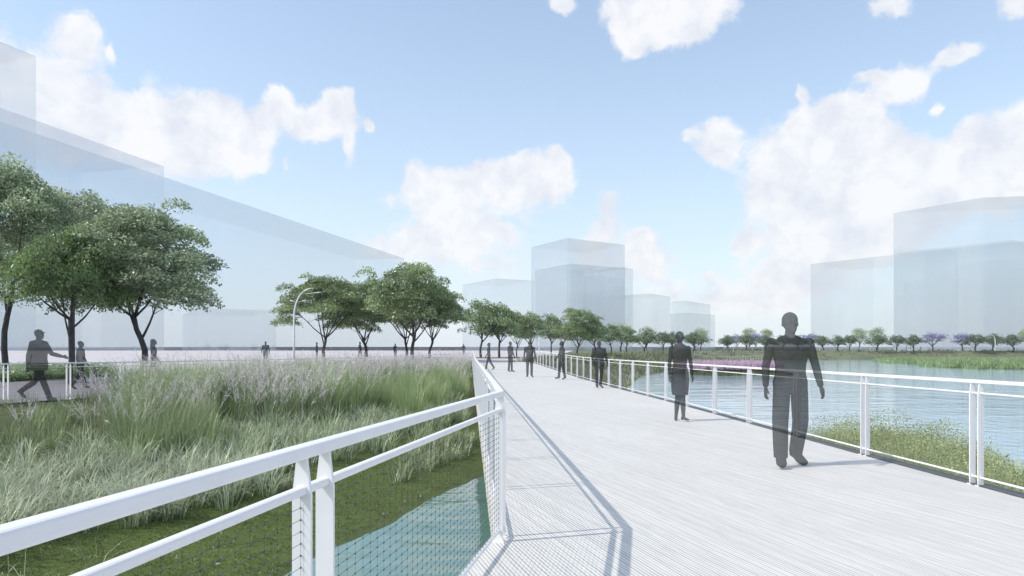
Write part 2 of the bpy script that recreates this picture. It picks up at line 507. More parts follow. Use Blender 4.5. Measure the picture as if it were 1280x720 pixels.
def post_mesh(depth=.060, thick=.012, h=1.035):
    """flat plate, its depth (local x) across the railing, shouldered to a neck under the top rail"""
    mb = MB(); d = depth/2; t = thick/2
    pr = [(-d,-.02),(d,-.02),(d,h-.115),(d*.52,h),(-d*.52,h),(-d,h-.115)]
    n = len(pr)
    verts = [(x,-t,z) for x, z in pr] + [(x,t,z) for x, z in pr]
    faces = [tuple(range(n)), tuple(range(2*n-1, n-1, -1))] + [(k, k+n, (k+1) % n + n, (k+1) % n) for k in range(n)]
    mb.add(verts, faces)
    # foot plate
    mb.box((-d-.012,-t-.02,-.004), (d+.012,t+.02,.008))
    return mb.mesh('post', M_white)
POST = post_mesh(); POST_DEEP = post_mesh(depth=.074)
def knot_net(length, z0, z1, dx, dz, r, knots):
    """wire net, along local x from 0 to length"""
    V = []; L = []; S = []
    def prism(a, b):
        a = np.array(a); b = np.array(b); t = b - a
        if abs(t[0]) > abs(t[2]): o = [(0,r,0),(0,-r*.5,r*.87),(0,-r*.5,-r*.87)]
        else: o = [(r,0,0),(-r*.5,r*.87,0),(-r*.5,-r*.87,0)]
        base = len(V)
        for q in o: V.append(a + np.array(q))
        for q in o: V.append(b + np.array(q))
        for k in range(3):
            k2 = (k+1) % 3
            L.extend([base+k, base+k2, base+3+k2, base+3+k]); S.append(4)
    nxs = max(2, int(round(length/dx))); nzs = max(2, int(round((z1-z0)/dz)))
    xs = np.linspace(0, length, nxs+1); zs = np.linspace(z0, z1, nzs+1)
    rr0 = r
    r = rr0*.62
    for x in xs: prism((x,0,z0), (x,0,z1))
    r = rr0*1.12
    for z in zs: prism((0,0,z), (length,0,z))
    if knots:
        kr = .0042
        for x in xs:
            for z in zs:
                base = len(V)
                for q in ((kr,0,0),(-kr,0,0),(0,kr,0),(0,-kr,0),(0,0,kr),(0,0,-kr)): V.append(np.array((x,0,z)) + np.array(q))
                for f in ((0,2,4),(2,1,4),(1,3,4),(3,0,4),(2,0,5),(1,2,5),(3,1,5),(0,3,5)):
                    L.extend([base+i for i in f]); S.append(3)
    return np_mesh('wire_net', np.array(V), L, S, M_wire)
NETS = {}
def railing(name, stations, label, H=1.07, gap=.115, net=None, group=None, loc_first=0, top=(.052,.040), post=None, mid=.022):
    P3 = [Vector((x, y, deck_z(y) if loc_first == 0 else float(level(y))-.02)) for x, y in stations]
    o = P3[0].copy()
    root = empty(name, o, label, 'railing', group)
    rel = [p - o for p in P3]
    up = lambda z: [p + Vector((0,0,z)) for p in rel]
    mb = MB(); sweep(mb, up(H-.019), top[0], top[1]); build('top_rail', mb, M_white, root)
    mb = MB(); sweep(mb, up(H-.135), mid, mid*.8, 0, .3); build('mid_rail', mb, M_white, root)
    mb = MB(); sweep(mb, up(.085), .026, .020, 0, .4); build('bottom_rail', mb, M_white, root)
    n = len(rel)
    for i, p in enumerate(rel):
        t = (rel[min(i+1, n-1)] - rel[max(i-1, 0)]); a = math.atan2(t.y, t.x)
        for s in (-.5, .5):
            if i == 0 and s < 0 and name != 'long_railing': continue
            po = link('post', post or POST, root)
            po.location = p + Vector((math.cos(a), math.sin(a), 0))*gap*s
            po.rotation_euler = (0, 0, a - math.pi/2 + math.pi)
            # local x of the plate across the railing
            po.rotation_euler = (0, 0, a + math.pi/2)
    if net:
        for i in range(n-1):
            d = rel[i+1] - rel[i]; Lh = math.hypot(d.x, d.y)
            ln = Lh - gap - .02
            key = (round(ln, 1), net)
            if key not in NETS: NETS[key] = knot_net(ln, .10, H-.15, *net)
            no = link('wire_net', NETS[key], root)
            no.location = rel[i] + d.normalized()*(gap/2+.01)
            no.rotation_euler = (0, -math.atan2(d.z, Lh), math.atan2(d.y, d.x))
            no.scale = (ln/key[0], 1, 1)
    return root
railing('guard_railing', NEAR_ST, 'near white guard railing slanting across the lower left corner above the pond', mid=.034, gap=.15, net=(.068,.036,.0009,True))
railing('guard_railing', L_ST, 'white guard railing along the left deck edge, seen almost end on', post=POST_DEEP, net=(.068,.036,.0008,True))
railing('long_railing', R_ST, 'long white railing between the deck and the lake', net=(.068,.036,.0006,False), top=(.05,.036))
PATH_ST = [(-13.5-.375*(18.2-y), y) for y in (13.2,14.85,16.5)] + [(-13.5+.383*(y-18.2), y) for y in np.arange(18.2, 46.5, 1.62)]
railing('path_railing', PATH_ST, 'white railing beside the asphalt path behind the tall grass', loc_first=1, net=(.2,.09,.0012,False), top=(.05,.04))

# ------------------------------------------------------------------ trees
class Leaves:
    def __init__(s): s.V = []; s.C = []
    def add(s, c, size, rng, col, up=.5, asp=.55):
        """c: (n,3) centres; size (n,), col (n,3): one kite-shaped leaf each"""
        n = len(c)
        nrm = rng.normal(size=(n,3)); nrm[:,2] = np.abs(nrm[:,2]) + up; nrm /= np.linalg.norm(nrm, axis=1)[:,None]
        a = rng.normal(size=(n,3)); a -= nrm*(a*nrm).sum(1)[:,None]; a /= np.linalg.norm(a, axis=1)[:,None]
        b = np.cross(nrm, a)
        sz = size[:,None]
        v = np.stack([c - a*sz, c + b*sz*asp - a*sz*.1, c + a*sz, c - b*sz*asp - a*sz*.1], 1)
        s.V.append(v.reshape(-1,3)); s.C.append(np.repeat(col, 4, axis=0))
    def mesh(s, name, mat):
        V = np.concatenate(s.V); C = np.concatenate(s.C); n = len(V)//4
        return np_mesh(name, V, np.arange(len(V)), np.full(n, 4), mat, C)

def jitter_cols(rng, n, c1, c2, amp=.25):
    t = rng.random((n,1)); c = np.array(c1)*(1-t) + np.array(c2)*t
    return np.clip(c*(1 + amp*rng.normal(size=(n,1))), .004, .95)

def tree_meshes(seed, H=9.0, R=3.6, fork=.27, nleaf=14000, leaf=.10, c1=(.05,.085,.03), c2=(.10,.15,.065), limbs=6, flat=.62, bend=.25, dome=16, trunk_r=.17, low=.36, clump=(.24,.40)):
    rng = np.random.default_rng(seed); rnd = random.Random(seed)
    tb = MB(); fz = H*fork
    b1 = rnd.uniform(0, 6.28)
    tr = []
    for i in range(7):
        t = i/6
        w = bend*math.sin(t*math.pi*1.6)*t
        tr.append(Vector((math.cos(b1)*w, math.sin(b1)*w, fz*t)))
    tb.tube([tr[0]+Vector((0,0,-.25))] + tr, [trunk_r*1.35] + [trunk_r*(1.18-.42*i/6) for i in range(7)], 10)
    clumps = []; limbpts = []
    top = tr[-1]
    for k in range(limbs):
        an = 2*math.pi*(k + rnd.uniform(-.3,.3))/limbs + b1
        rr = R*rnd.uniform(.45,.80); ez = H*rnd.uniform(.52,.80)
        if k == 0: rr *= .2; ez = H*.88
        st = tr[rnd.choice((4,5,6,6))]
        end = Vector((math.cos(an)*rr, math.sin(an)*rr, ez))
        mid = st.lerp(end, .45) + Vector((math.cos(an)*rr*.12, math.sin(an)*rr*.12, -H*.03))
        pts = []
        for i in range(8):
            t = i/7; pts.append(st*(1-t)**2 + mid*2*t*(1-t) + end*t*t + Vector((rnd.uniform(-1,1),rnd.uniform(-1,1),rnd.uniform(-1,1)))*.05*t)
        r0 = trunk_r*rnd.uniform(.42,.58)
        limbpts += pts[2:]
        tb.tube(pts, [r0*(1-.8*i/7) for i in range(8)], 7)
        for j in (3,4,5,6,7):
            p = pts[j]
            for q in range(2):
                a2 = rnd.uniform(0,6.28); l = R*rnd.uniform(.18,.36)
                e2 = p + Vector((math.cos(a2)*l, math.sin(a2)*l, l*rnd.uniform(-.05,.65)))
                tb.tube([p, p.lerp(e2,.5)+Vector((0,0,.08*l)), e2], [r0*.32, r0*.2, r0*.06], 5)
                if j >= 4: clumps.append((e2, R*rnd.uniform(*clump)*.85))
        clumps.append((end, R*rnd.uniform(*clump)))
    for k in range(dome):
        u = rnd.uniform(.0,.93); an = rnd.uniform(0, 6.28)
        rr = R*math.sqrt(u)*.82
        zz = H*low + (H*.93 - H*low)*max(0, 1-u)**.55
        c = Vector((math.cos(an)*rr, math.sin(an)*rr, zz*rnd.uniform(.9,1.0)))
        q = min(limbpts, key=lambda p: (p-c).length + max(0, p.z-c.z)*.5)
        tb.tube([q, q.lerp(c,.5)+Vector((0,0,.10*(q-c).length)), c], [trunk_r*.22, trunk_r*.15, trunk_r*.05], 5)
        clumps.append((c, R*rnd.uniform(*clump)))
    L = Leaves()
    tot = sum(c[1]**2.2 for c in clumps)
    for c, r in clumps:
        n = int(nleaf*r**2.2/tot)
        d = rng.normal(size=(n,3)); d /= np.linalg.norm(d, axis=1)[:,None]
        d[:,2] = np.where(d[:,2] < -.2, -d[:,2]*rng.random(n), d[:,2])   # each clump is a dome, open below
        rad = r*np.where(rng.random(n) < .7, rng.uniform(.78,1.05,n), rng.random(n)**.5)*(1+.08*rng.normal(size=n))
        p = d*rad[:,None]; p[:,2] *= flat
        p[:,2] -= .30*(p[:,0]**2+p[:,1]**2)/r           # clumps droop at their rim
        p += np.array(c)[None,:]
        tone = rnd.uniform(.72,1.3)
        L.add(p, leaf*rng.uniform(.6,1.3,n), rng, jitter_cols(rng, n, c1, c2)*tone, .15)
    return tb.mesh('trunk', M_bark), L.mesh('crown', M_leaf)

TREES = {}
def tree_kind(key, **kw):
    TREES[key] = (tree_meshes(**kw), kw.get('H', 9.0), kw.get('R', 3.6))
G1, G2 = (.050,.080,.030), (.105,.150,.070)
tree_kind('big', seed=4, H=9.5, R=4.3, fork=.42, nleaf=46000, leaf=.066, trunk_r=.12, c1=(.24,.31,.155), c2=(.47,.54,.36), dome=52, clump=(.15,.27), low=.20)
tree_kind('near', seed=17, H=8.7, R=3.9, fork=.34, nleaf=42000, leaf=.066, trunk_r=.12, c1=(.24,.31,.155), c2=(.47,.54,.36), bend=.3, dome=52, clump=(.15,.27), low=.27)
tree_kind('dense', seed=21, H=6.0, R=2.9, fork=.40, nleaf=34000, leaf=.062, c1=(.15,.235,.08), c2=(.30,.40,.17), dome=44, bend=.04, low=.33, clump=(.2,.32), trunk_r=.09)
tree_kind('back', seed=29, H=9.0, R=3.9, fork=.52, nleaf=26000, leaf=.07, trunk_r=.11, c1=(.24,.31,.155), c2=(.47,.54,.36), bend=.05, dome=30, clump=(.16,.28), low=.36)
tree_kind('mid', seed=33, H=9.0, R=4.2, nleaf=25000, leaf=.092, trunk_r=.14, c1=(.20,.28,.105), c2=(.40,.48,.26), dome=40, clump=(.16,.29), fork=.28, low=.27)
tree_kind('mid_b', seed=48, H=9.0, R=3.9, nleaf=25000, leaf=.092, trunk_r=.13, c1=(.19,.27,.10), c2=(.38,.46,.24), dome=40, clump=(.16,.29), bend=.3, low=.36)
tree_kind('round', seed=52, H=8.0, R=3.6, nleaf=6800, leaf=.14, c1=(.18,.26,.11), c2=(.34,.43,.23), dome=30, clump=(.2,.33), fork=.32, low=.34)
tree_kind('far', seed=61, H=4.8, R=2.6, nleaf=2300, leaf=.17, c1=(.13,.19,.105), c2=(.25,.33,.19), dome=18, fork=.3, flat=.7, clump=(.3,.45), low=.42)
tree_kind('far_b', seed=66, H=4.8, R=2.7, nleaf=2300, leaf=.17, c1=(.14,.195,.105), c2=(.26,.33,.19), dome=16, fork=.32, flat=.7, clump=(.26,.42), low=.42)
tree_kind('pale', seed=71, H=7.2, R=2.6, nleaf=2300, leaf=.15, c1=(.36,.45,.25), c2=(.56,.62,.42), dome=20, fork=.3, flat=.85, low=.45, clump=(.28,.42))
tree_kind('lilac', seed=82, H=5.6, R=3.2, nleaf=1700, leaf=.17, c1=(.24,.22,.40), c2=(.42,.39,.58), dome=15, fork=.3, flat=.7, low=.5, clump=(.2,.36))
rt = random.Random(5)
def place_tree(key, px, Y, top_py, width_px, label, group, name='broadleaf_tree', zg=None, rz=None):
    (tm, cm), H, R = TREES[key]
    X = wx(px, Y)
    z = float(terrain(np.array([X]), np.array([Y]))[0]) if zg is None else zg
    h = wz(top_py, Y) - z; w = width_px/F*Y*(1.12 if Y > 140 else 1.0)
    root = empty(name, (X, Y, z), label, 'tree', group, rt.uniform(0,6.28) if rz is None else rz)
    root.scale = (w/(2*R*1.02), w/(2*R*1.02), h/(H*1.0))
    link('trunk', tm, root); link('crown', cm, root)
    return root
gn = 'trees on the plaza at the left'
place_tree('big', 8, 32, 184, 238, 'tallest leafy tree at the left border of the picture', gn, rz=2.2)
place_tree('dense', 88, 28.5, 275, 152, 'dense dark green tree with a straight trunk behind the path railing', gn, rz=.4)
place_tree('back', 91, 40, 226, 185, 'tree standing further back whose crown rises between the two leftmost big crowns', gn, rz=.8)
place_tree('near', 178, 31.5, 243, 248, 'leafy tree with a crooked dark trunk left of the pedestrian walking alone', gn, rz=3.6)
gm = 'trees in the cluster left of the walkway'
place_tree('mid_b', 405, 63, 340, 122, 'tree standing just right of the arched street lamp', gm, rz=1.0)
place_tree('mid', 457, 66, 346, 104, 'smaller tree with a pale trunk between the lamp tree and the tallest one', gm, rz=2.6)
place_tree('mid_b', 508, 69, 350, 100, 'tree half hidden behind the tallest crown of the middle cluster', gm, rz=4.1)
place_tree('mid', 516, 61, 321, 134, 'tallest tree of the middle cluster with the thickest trunk', gm, rz=5.2)
place_tree('mid_b', 538, 64, 350, 96, 'right-hand tree of the middle cluster leaning over the grass', gm, rz=.2)
gc = 'trees where the walkway meets the plaza'
for key, px, Y, top, w, lab in (
    ('round', 601, 90, 374, 62, 'pale green tree with a thin straight trunk beyond the end of the left railing'),
    ('round', 624, 88, 378, 60, 'round tree directly behind the woman at the far end of the deck'),
    ('mid_b', 646, 96, 388, 50, 'tree behind the broad-shouldered man at the deck end'),
    ('round', 665, 108, 390, 44, 'tree behind the paired-arm lamp at the walkway end'),
    ('round', 689, 120, 392, 40, 'small tree right of the paired-arm lamp'),
    ('mid', 722, 92, 382, 72, 'largest crown above the right railing, with pale gaps on its right side'),
    ('round', 744, 128, 400, 44, 'dark tree tucked behind the right flank of the largest crown'),
    ('mid_b', 705, 130, 402, 40, 'tree in the gap left of the largest crown over the right railing')):
    place_tree(key, px, Y, top, w, lab, gc)
gf = 'dark round trees on the far bank'
for px, Y, top, w, key, lab in (
    (764,150,405,34,'round','first dark tree of the far row, right of the jacketed man'),
    (783,165,408,32,'round','far row tree under the left pale crown'),
    (806,185,415,30,'far','far row tree just right of a small lamp'),
    (829,195,415,24,'far_b','far row tree left of the woman in the skirt'),
    (841,200,416,20,'far','far row tree partly behind the woman\'s head'),
    (868,205,416,32,'far','wide dark tree right of the woman in the skirt'),
    (910,218,420,22,'far','leftmost dark tree after the open gap in the far row'),
    (933,220,419,24,'far_b','dark tree between two lilac crowns left of the big man'),
    (956,221,420,20,'far','dark tree under a pale crown left of the big man'),
    (978,222,419,22,'far_b','dark tree behind the big man\'s right shoulder'),
    (998,222,420,22,'far','dark tree behind the big man\'s left shoulder'),
    (1029,223,420,22,'far_b','dark tree right beside the lilac tree near the big man'),
    (1047,223,420,19,'far','dark tree below the left pale crown of a close pair'),
    (1062,224,419,18,'far_b','dark tree left of the taller pale trees'),
    (1096,224,419,25,'far','dark tree standing in front of a pale one'),
    (1121,224,419,22,'far_b','left one of two dark trees before the lilac trees'),
    (1142,225,419,22,'far','dark tree directly left of the fullest lilac tree'),
    (1219,225,418,26,'far_b','dark tree right of the thin lilac tree'),
    (1241,226,418,24,'far','dark tree beside the far right lamp'),
    (1267,226,418,26,'far_b','last dark tree of the far row at the right border')):
    place_tree(key, px, Y, top, w, lab, gf, 'round_tree')
gp = 'pale green trees behind the far row'
for px, Y, top, w, lab in (
    (776,180,403,28,'pale crown rising from the left part of the far row'),
    (808,200,407,24,'pale crown rising above the dark trees left of the woman in the skirt'),
    (876,225,409,20,'pale tree at the right end before the gap in the far row'),
    (937,240,409,20,'pale tree peeping over lilac crowns left of the big man'),
    (957,241,410,19,'pale tree nearest to the big man on his left'),
    (1074,240,409,20,'left tree of the close pair of pale trees'),
    (1097,240,408,21,'right tree of the close pair of pale trees'),
    (1284,240,409,20,'pale tree cut off by the right border')):
    place_tree('pale', px, Y, top, w, lab, gp, 'pale_tree')
gl = 'lilac flowering trees on the far bank'
for px, Y, top, w, lab in (
    (921,232,417,16,'small lilac tree behind the leftmost dark tree of the gap'),
    (945,231,416,20,'lilac tree between dark trees left of the big man'),
    (1014,232,416,20,'lilac tree at the big man\'s shoulder'),
    (1166,226,415,29,'fullest lilac tree standing alone on the right'),
    (1203,228,416,26,'thin see-through lilac tree right of the fullest one')):
    place_tree('lilac', px, Y, top, w, lab, gl, 'flowering_tree')

# ------------------------------------------------------------------ grasses, reeds, flowers
class Blades:
    def __init__(s): s.V = []; s.L = []; s.S = []; s.C = []; s.n = 0
    def add(s, base, h, az, lean, width, col, curve=1.0, tipcol=None):
        """arching blades: base (n,3), height h, azimuth az, lean = horizontal reach at the tip"""
        n = len(base); ts = (0, .4, .75, 1.0)
        dirv = np.stack([np.cos(az), np.sin(az), np.zeros(n)], 1)
        side = np.stack([-np.sin(az), np.cos(az), np.zeros(n)], 1)
        vs = []; cs = []
        for t in ts:
            z = h*(t - curve*.35*t**3*np.clip(lean/np.maximum(h,.01),0,1.2))
            c = base + dirv*(lean*t**1.8)[:,None] + np.stack([np.zeros(n),np.zeros(n),z],1)
            w = (width*(1-.75*t))[:,None]
            cc = col if tipcol is None else col*(1-t) + tipcol*t
            if t < 1:
                vs += [c - side*w/2, c + side*w/2]; cs += [cc, cc]
            else:
                vs.append(c); cs.append(cc)
        V = np.stack(vs, 1); C = np.stack(cs, 1)
        b = s.n + np.arange(n)*7
        q1 = np.stack([b, b+1, b+3, b+2], 1); q2 = np.stack([b+2, b+3, b+5, b+4], 1); t3 = np.stack([b+4, b+5, b+6], 1)
        s.V.append(V.reshape(-1,3)); s.C.append(C.reshape(-1,3))
        s.L += [q1.ravel(), q2.ravel(), t3.ravel()]; s.S += [np.full(n,4), np.full(n,4), np.full(n,3)]
        s.n += n*7
    def slivers(s, a, b, w, col, rng):
        """thin triangles from a to b (plume hairs, florets)"""
        n = len(a); d = b - a
        sd = np.cross(d, rng.normal(size=(n,3))); sd /= (np.linalg.norm(sd, axis=1)[:,None] + 1e-9)
        V = np.stack([a - sd*w[:,None]/2, a + sd*w[:,None]/2, b], 1)
        k = s.n + np.arange(n)*3
        s.V.append(V.reshape(-1,3)); s.C.append(np.repeat(col, 3, axis=0))
        s.L.append(np.stack([k,k+1,k+2],1).ravel()); s.S.append(np.full(n,3)); s.n += n*3
    def mesh(s, name, mat):
        return np_mesh(name, np.concatenate(s.V), np.concatenate(s.L), np.concatenate(s.S), mat, np.concatenate(s.C))

R0 = np.random.default_rng(11)
def scatter(n, x0, x1, y0, y1, rng, power=1.0):
    return rng.uniform(x0, x1, n), y0 + (y1-y0)*rng.random(n)**power
def rail_x(Y):                         # the path railing line
    return np.where(Y < 18.2, -13.5-.375*(18.2-Y), -13.5+.383*(Y-18.2))
def meadow_mask(X, Y):
    """bank left of the deck: distance from the reed line, and whether it is on that bank"""
    sd = shore(X, Y)
    ok = (sd > 0) & (X > rail_x(Y) + .25) & (X < np.where(Y > 4.9, left_x(Y) - .35, -1.2 ))
    return sd, ok
def patch(X, Y, sc, ph):
    return .5 + .25*(np.sin(X*sc+ph+1.3*np.sin(Y*sc*.7+ph)) + np.sin(Y*sc*1.13+2.1*ph+1.1*np.sin(X*sc*.9)))
def tufts(bl, X, Y, rng, nb, hmin, hmax, spread, lean, width, c1, c2, curve=1.0, tip=None, zoff=-.02):
    n = len(X)
    if n == 0: return
    Z = terrain(X, Y) + zoff
    hh = rng.uniform(hmin, hmax, n); tone = rng.uniform(.5, 1.38, (n,1))
    i = np.repeat(np.arange(n), nb); m = len(i)
    az = rng.uniform(0, 2*math.pi, m); rr = spread*np.sqrt(rng.random(m))
    base = np.stack([X[i]+rr*np.cos(az), Y[i]+rr*np.sin(az), Z[i]], 1)
    az2 = az + rng.normal(0,.6,m)
    h = hh[i]*rng.uniform(.6,1.08,m)
    col = jitter_cols(rng, m, c1, c2, .15)*tone[i]
    tc = None
    if tip is not None: tc = col*.4 + np.array(tip)*.6
    bl.add(base, h, az2, h*np.abs(rng.normal(lean, lean*.45, m)), width*rng.uniform(.7,1.3,m), col, curve, tc)

# silvery reeds along the foot of the bank, self-shading painted as darker blade bases
bl = Blades()
X, Y = scatter(26000, -13, 1, 5.5, 24, R0, 1.25); sd, ok = meadow_mask(X, Y)
edge = 2.55 - .6*sstep(13, 8, Y) + .45*wob(X*.5, Y*.5)
p = np.clip((sd-edge)/.5, 0, 1)*np.clip((6.0-sd)/1.6, 0, 1)
keep = ok & (R0.random(len(X)) < p*.22)
X, Y = X[keep], Y[keep]
near = Y < 11
tufts(bl, X[near], Y[near], R0, 26, .36, .80, .13, .72, .0135, (.15,.21,.09), (.56,.62,.40), 1.3, (.84,.86,.68))
tufts(bl, X[~near], Y[~near], R0, 16, .40, .80, .18, .6, .020, (.17,.24,.10), (.48,.56,.34), 1.2, (.70,.75,.54))
X = np.array([-4.55,-4.35,-4.7,-4.1,-4.9]); Y = np.array([5.7,6.1,6.3,6.7,6.0])
tufts(bl, X, Y, R0, 9, .3, .5, .06, .7, .010, (.24,.28,.12), (.55,.58,.36), 1.3, (.80,.80,.62))
tag(link('silver_reeds', bl.mesh('silver_reeds', M_grass)), kind='stuff')
# tall green grass
bl = Blades()
X, Y = scatter(30000, -17, 0, 8, 44, R0, 1.3); sd, ok = meadow_mask(X, Y)
p = np.clip((sd-4.0)/1.2, 0, 1)*(.12 + 1.0*(patch(X, Y, .8, 1.0) > .52))
lowm = sstep(-1.4, 1.4, X + .58*Y)
keep = ok & (R0.random(len(X)) < p*.24*(.3 + .7*lowm))
X, Y, lowm = X[keep], Y[keep], lowm[keep]
lo_ = lowm < .5
tufts(bl, X[lo_], Y[lo_], R0, 26, .3, .62, .17, .42, .010, (.13,.19,.07), (.30,.37,.17), 1.0, (.44,.48,.28))
X, Y = X[~lo_], Y[~lo_]
near = Y < 15
tufts(bl, X[near], Y[near], R0, 34, .75, 1.25, .17, .34, .010, (.14,.21,.07), (.32,.41,.18), 1.0, (.46,.52,.30))
tufts(bl, X[~near], Y[~near], R0, 22, .8, 1.3, .25, .32, .020, (.12,.20,.07), (.28,.38,.17), 1.0, (.42,.49,.28))
# fresh tall clumps
cx = []; cy = []
for px, YY in ((385,22),(400,23),(420,22),(500,22),(520,23),(545,22),(470,20),(440,20),(505,19),(410,19),(200,16),(225,17),(250,17),(300,19),(330,20),(560,26),(575,25)):
    for _ in range(10): cx.append(wx(px, YY)+R0.normal(0,.3)); cy.append(YY+R0.normal(0,.5))
cx = np.array(cx); cy = np.array(cy); ok = meadow_mask(cx, cy)[1]; cx, cy = cx[ok], cy[ok]
tufts(bl, cx, cy, R0, 60, 1.05, 1.65, .22, .26, .013, (.20,.31,.09), (.38,.49,.20), .9, (.55,.62,.36))
tag(link('tall_grass', bl.mesh('tall_grass', M_grass)), kind='stuff')
# plume grass: thin arching stems with feathery pinkish heads
bl = Blades()
X, Y = scatter(26000, -18, -1, 8, 46, R0, 1.15); sd, ok = meadow_mask(X, Y)
dr = X - rail_x(Y)
lowg = sstep(-1.4, 1.4, X + .58*Y)
p = np.clip((sd-5.0)/1.4, 0, 1)*np.maximum(.12 + .9*(patch(X, Y, 1.1, 2.4) > .55), .5*(Y > 17))*(.10 + .90*lowg)
keep = ok & (R0.random(len(X)) < p*.09)
X, Y = X[keep], Y[keep]
tufts(bl, X, Y, R0, 14, .3, .7, .2, .45, .012, (.17,.19,.10), (.36,.36,.22), 1.1, (.50,.48,.36))
n = len(X); ns = 9; i = np.repeat(np.arange(n), ns); m = len(i)
Zb = terrain(X, Y)
hh = R0.uniform(1.05, 1.6, n)[i]*R0.uniform(.75, 1.06, m)*(.60 + .40*sstep(-1.4, 1.4, X + .58*Y))[i]
az = R0.uniform(0, 2*math.pi, m); lean = hh*np.abs(R0.normal(.36,.16,m))
base = np.stack([X[i]+.1*np.cos(az), Y[i]+.1*np.sin(az), Zb[i]], 1)
stemc = jitter_cols(R0, m, (.34,.32,.24), (.50,.46,.38), .1)
wid = np.where(Y[i] < 16, .006, .011)
bl.add(base, hh, az, lean, wid, stemc, .6)
dirv = np.stack([np.cos(az), np.sin(az), np.zeros(m)], 1)
nh = 15
for q in range(nh):
    t = .52 + .48*q/(nh-1) + R0.uniform(-.02,.02,m)
    def at(t):
        z = hh*(t - .6*.35*t**3*np.clip(lean/hh,0,1.2))
        return base + dirv*(lean*t**1.8)[:,None] + np.stack([np.zeros(m),np.zeros(m),z],1)
    a = at(t)
    d = at(t+.06) - a
    d /= np.linalg.norm(d, axis=1)[:,None]
    d = d + R0.normal(0,.45,(m,3)); d /= np.linalg.norm(d, axis=1)[:,None]
    ln = R0.uniform(.08,.19,m)*(1.15-.6*(t-.52)/.48)
    pc = jitter_cols(R0, m, (.70,.61,.61), (.93,.86,.85), .06)
    bl.slivers(a, a + d*ln[:,None], np.where(Y[i] < 16, .007, .012)*R0.uniform(.7,1.4,m), pc, R0)
tag(link('plume_grass', bl.mesh('plume_grass', M_grass)), kind='stuff')
# short turf on the shore, with a few pale specks
bl = Blades()
X, Y = scatter(60000, -8, 1.5, 4.5, 19, R0, 1.4); sd = shore(X, Y)
keep = (sd > .05) & (sd < 3.6) & (X < np.where(Y > 4.9, left_x(Y) - .1, -1.2)) & (R0.random(len(X)) < .75)
X, Y = X[keep], Y[keep]
tufts(bl, X, Y, R0, 5, .02, .05, .06, .9, .007, (.11,.145,.045), (.21,.245,.09), 1.0, None, -.005)
k = R0.random(len(X)) < .004
a = np.stack([X[k], Y[k], terrain(X[k], Y[k]) + .05], 1)
for _ in range(5):
    bl.slivers(a, a + R0.normal(0,.012,a.shape) + np.array((0,0,.008)), np.full(len(a), .02), np.tile((.75,.75,.70), (len(a),1)), R0)
X, Y = scatter(900, -2.6, 1.0, 10, 17, R0); sd = shore(X, Y)
keep = (sd > .9) & (sd < 3.2) & (X > left_x(Y) - 1.5) & (X < left_x(Y) - .15)
tufts(bl, X[keep], Y[keep], R0, 14, .2, .5, .12, .5, .014, (.28,.34,.17), (.48,.53,.33), 1.1)
tag(link('shore_turf', bl.mesh('shore_turf', M_grass)), kind='stuff')
# rough growth on the bank right of the far deck and on the far shores
bl = Blades()
X, Y = scatter(52000, -2, 60, 20, 165, R0, 1.1); sd = shore(X, Y)
rx = np.interp(Y, RX[:,1], RX[:,0])
keep = (sd > .3) & (sd < 11) & ((X > rx + .35) | (Y > 61)) & (R0.random(len(X)) < .8)
X, Y = X[keep], Y[keep]
near = Y < 70
tufts(bl, X[near], Y[near], R0, 12, .25, .7, .25, .5, .035, (.16,.18,.10), (.42,.42,.30), 1.0)
tufts(bl, X[~near], Y[~near], R0, 8, .4, 1.0, .5, .5, .09, (.15,.18,.09), (.36,.38,.24), 1.0)
X, Y = scatter(9000, 40, 330, 160, 262, R0); sd = shore(X, Y)
keep = (sd > .2) & (sd < 11)
X, Y = X[keep], Y[keep]
tufts(bl, X, Y, R0, 9, .4, 1.1, .9, .6, .16, (.15,.18,.09), (.38,.38,.25), 1.0)
tag(link('bank_growth', bl.mesh('bank_growth', M_grass)), kind='stuff')
# fresh reeds of the spit on the right
bl = Blades()
X, Y = scatter(15000, 60, 215, 86, 206, R0, 1.2)
d = np.where(inside(X, Y, BED_REED), 1, -1)*seg_dist(X, Y, BED_REED, True)
keep = (d > -1.0) & (R0.random(len(X)) < .8)
tufts(bl, X[keep], Y[keep], R0, 12, .5, 1.15, .5, .3, .10, (.16,.25,.08), (.34,.45,.19), .8, (.42,.52,.28))
tag(link('water_reeds', bl.mesh('water_reeds', M_grass)), kind='stuff')
# purple flower bed in the lake
bl = Blades()
X, Y = scatter(5200, 16, 30, 66, 76, R0)
d = np.where(inside(X, Y, BED_PURPLE), 1, -1)*seg_dist(X, Y, BED_PURPLE, True)
keep = (d > -.3); X, Y, d = X[keep], Y[keep], d[keep]
tufts(bl, X, Y, R0, 9, .2, .5, .2, .5, .05, (.16,.20,.09), (.30,.35,.18), 1.0)
k = d > .6; X, Y = X[k], Y[k]; Z = terrain(X, Y)
for _ in range(5):
    a = np.stack([X + R0.normal(0,.12,len(X)), Y + R0.normal(0,.12,len(X)), Z + R0.uniform(.35,.6,len(X))], 1)
    b = a + np.stack([R0.normal(0,.06,len(X)), R0.normal(0,.06,len(X)), R0.uniform(.35,.85,len(X))], 1)
    bl.slivers(a, b, R0.uniform(.07,.13,len(X)), jitter_cols(R0, len(X), (.54,.35,.46), (.80,.66,.75), .12), R0)
tag(link('purple_flowers', bl.mesh('purple_flowers', M_grass)), kind='stuff')
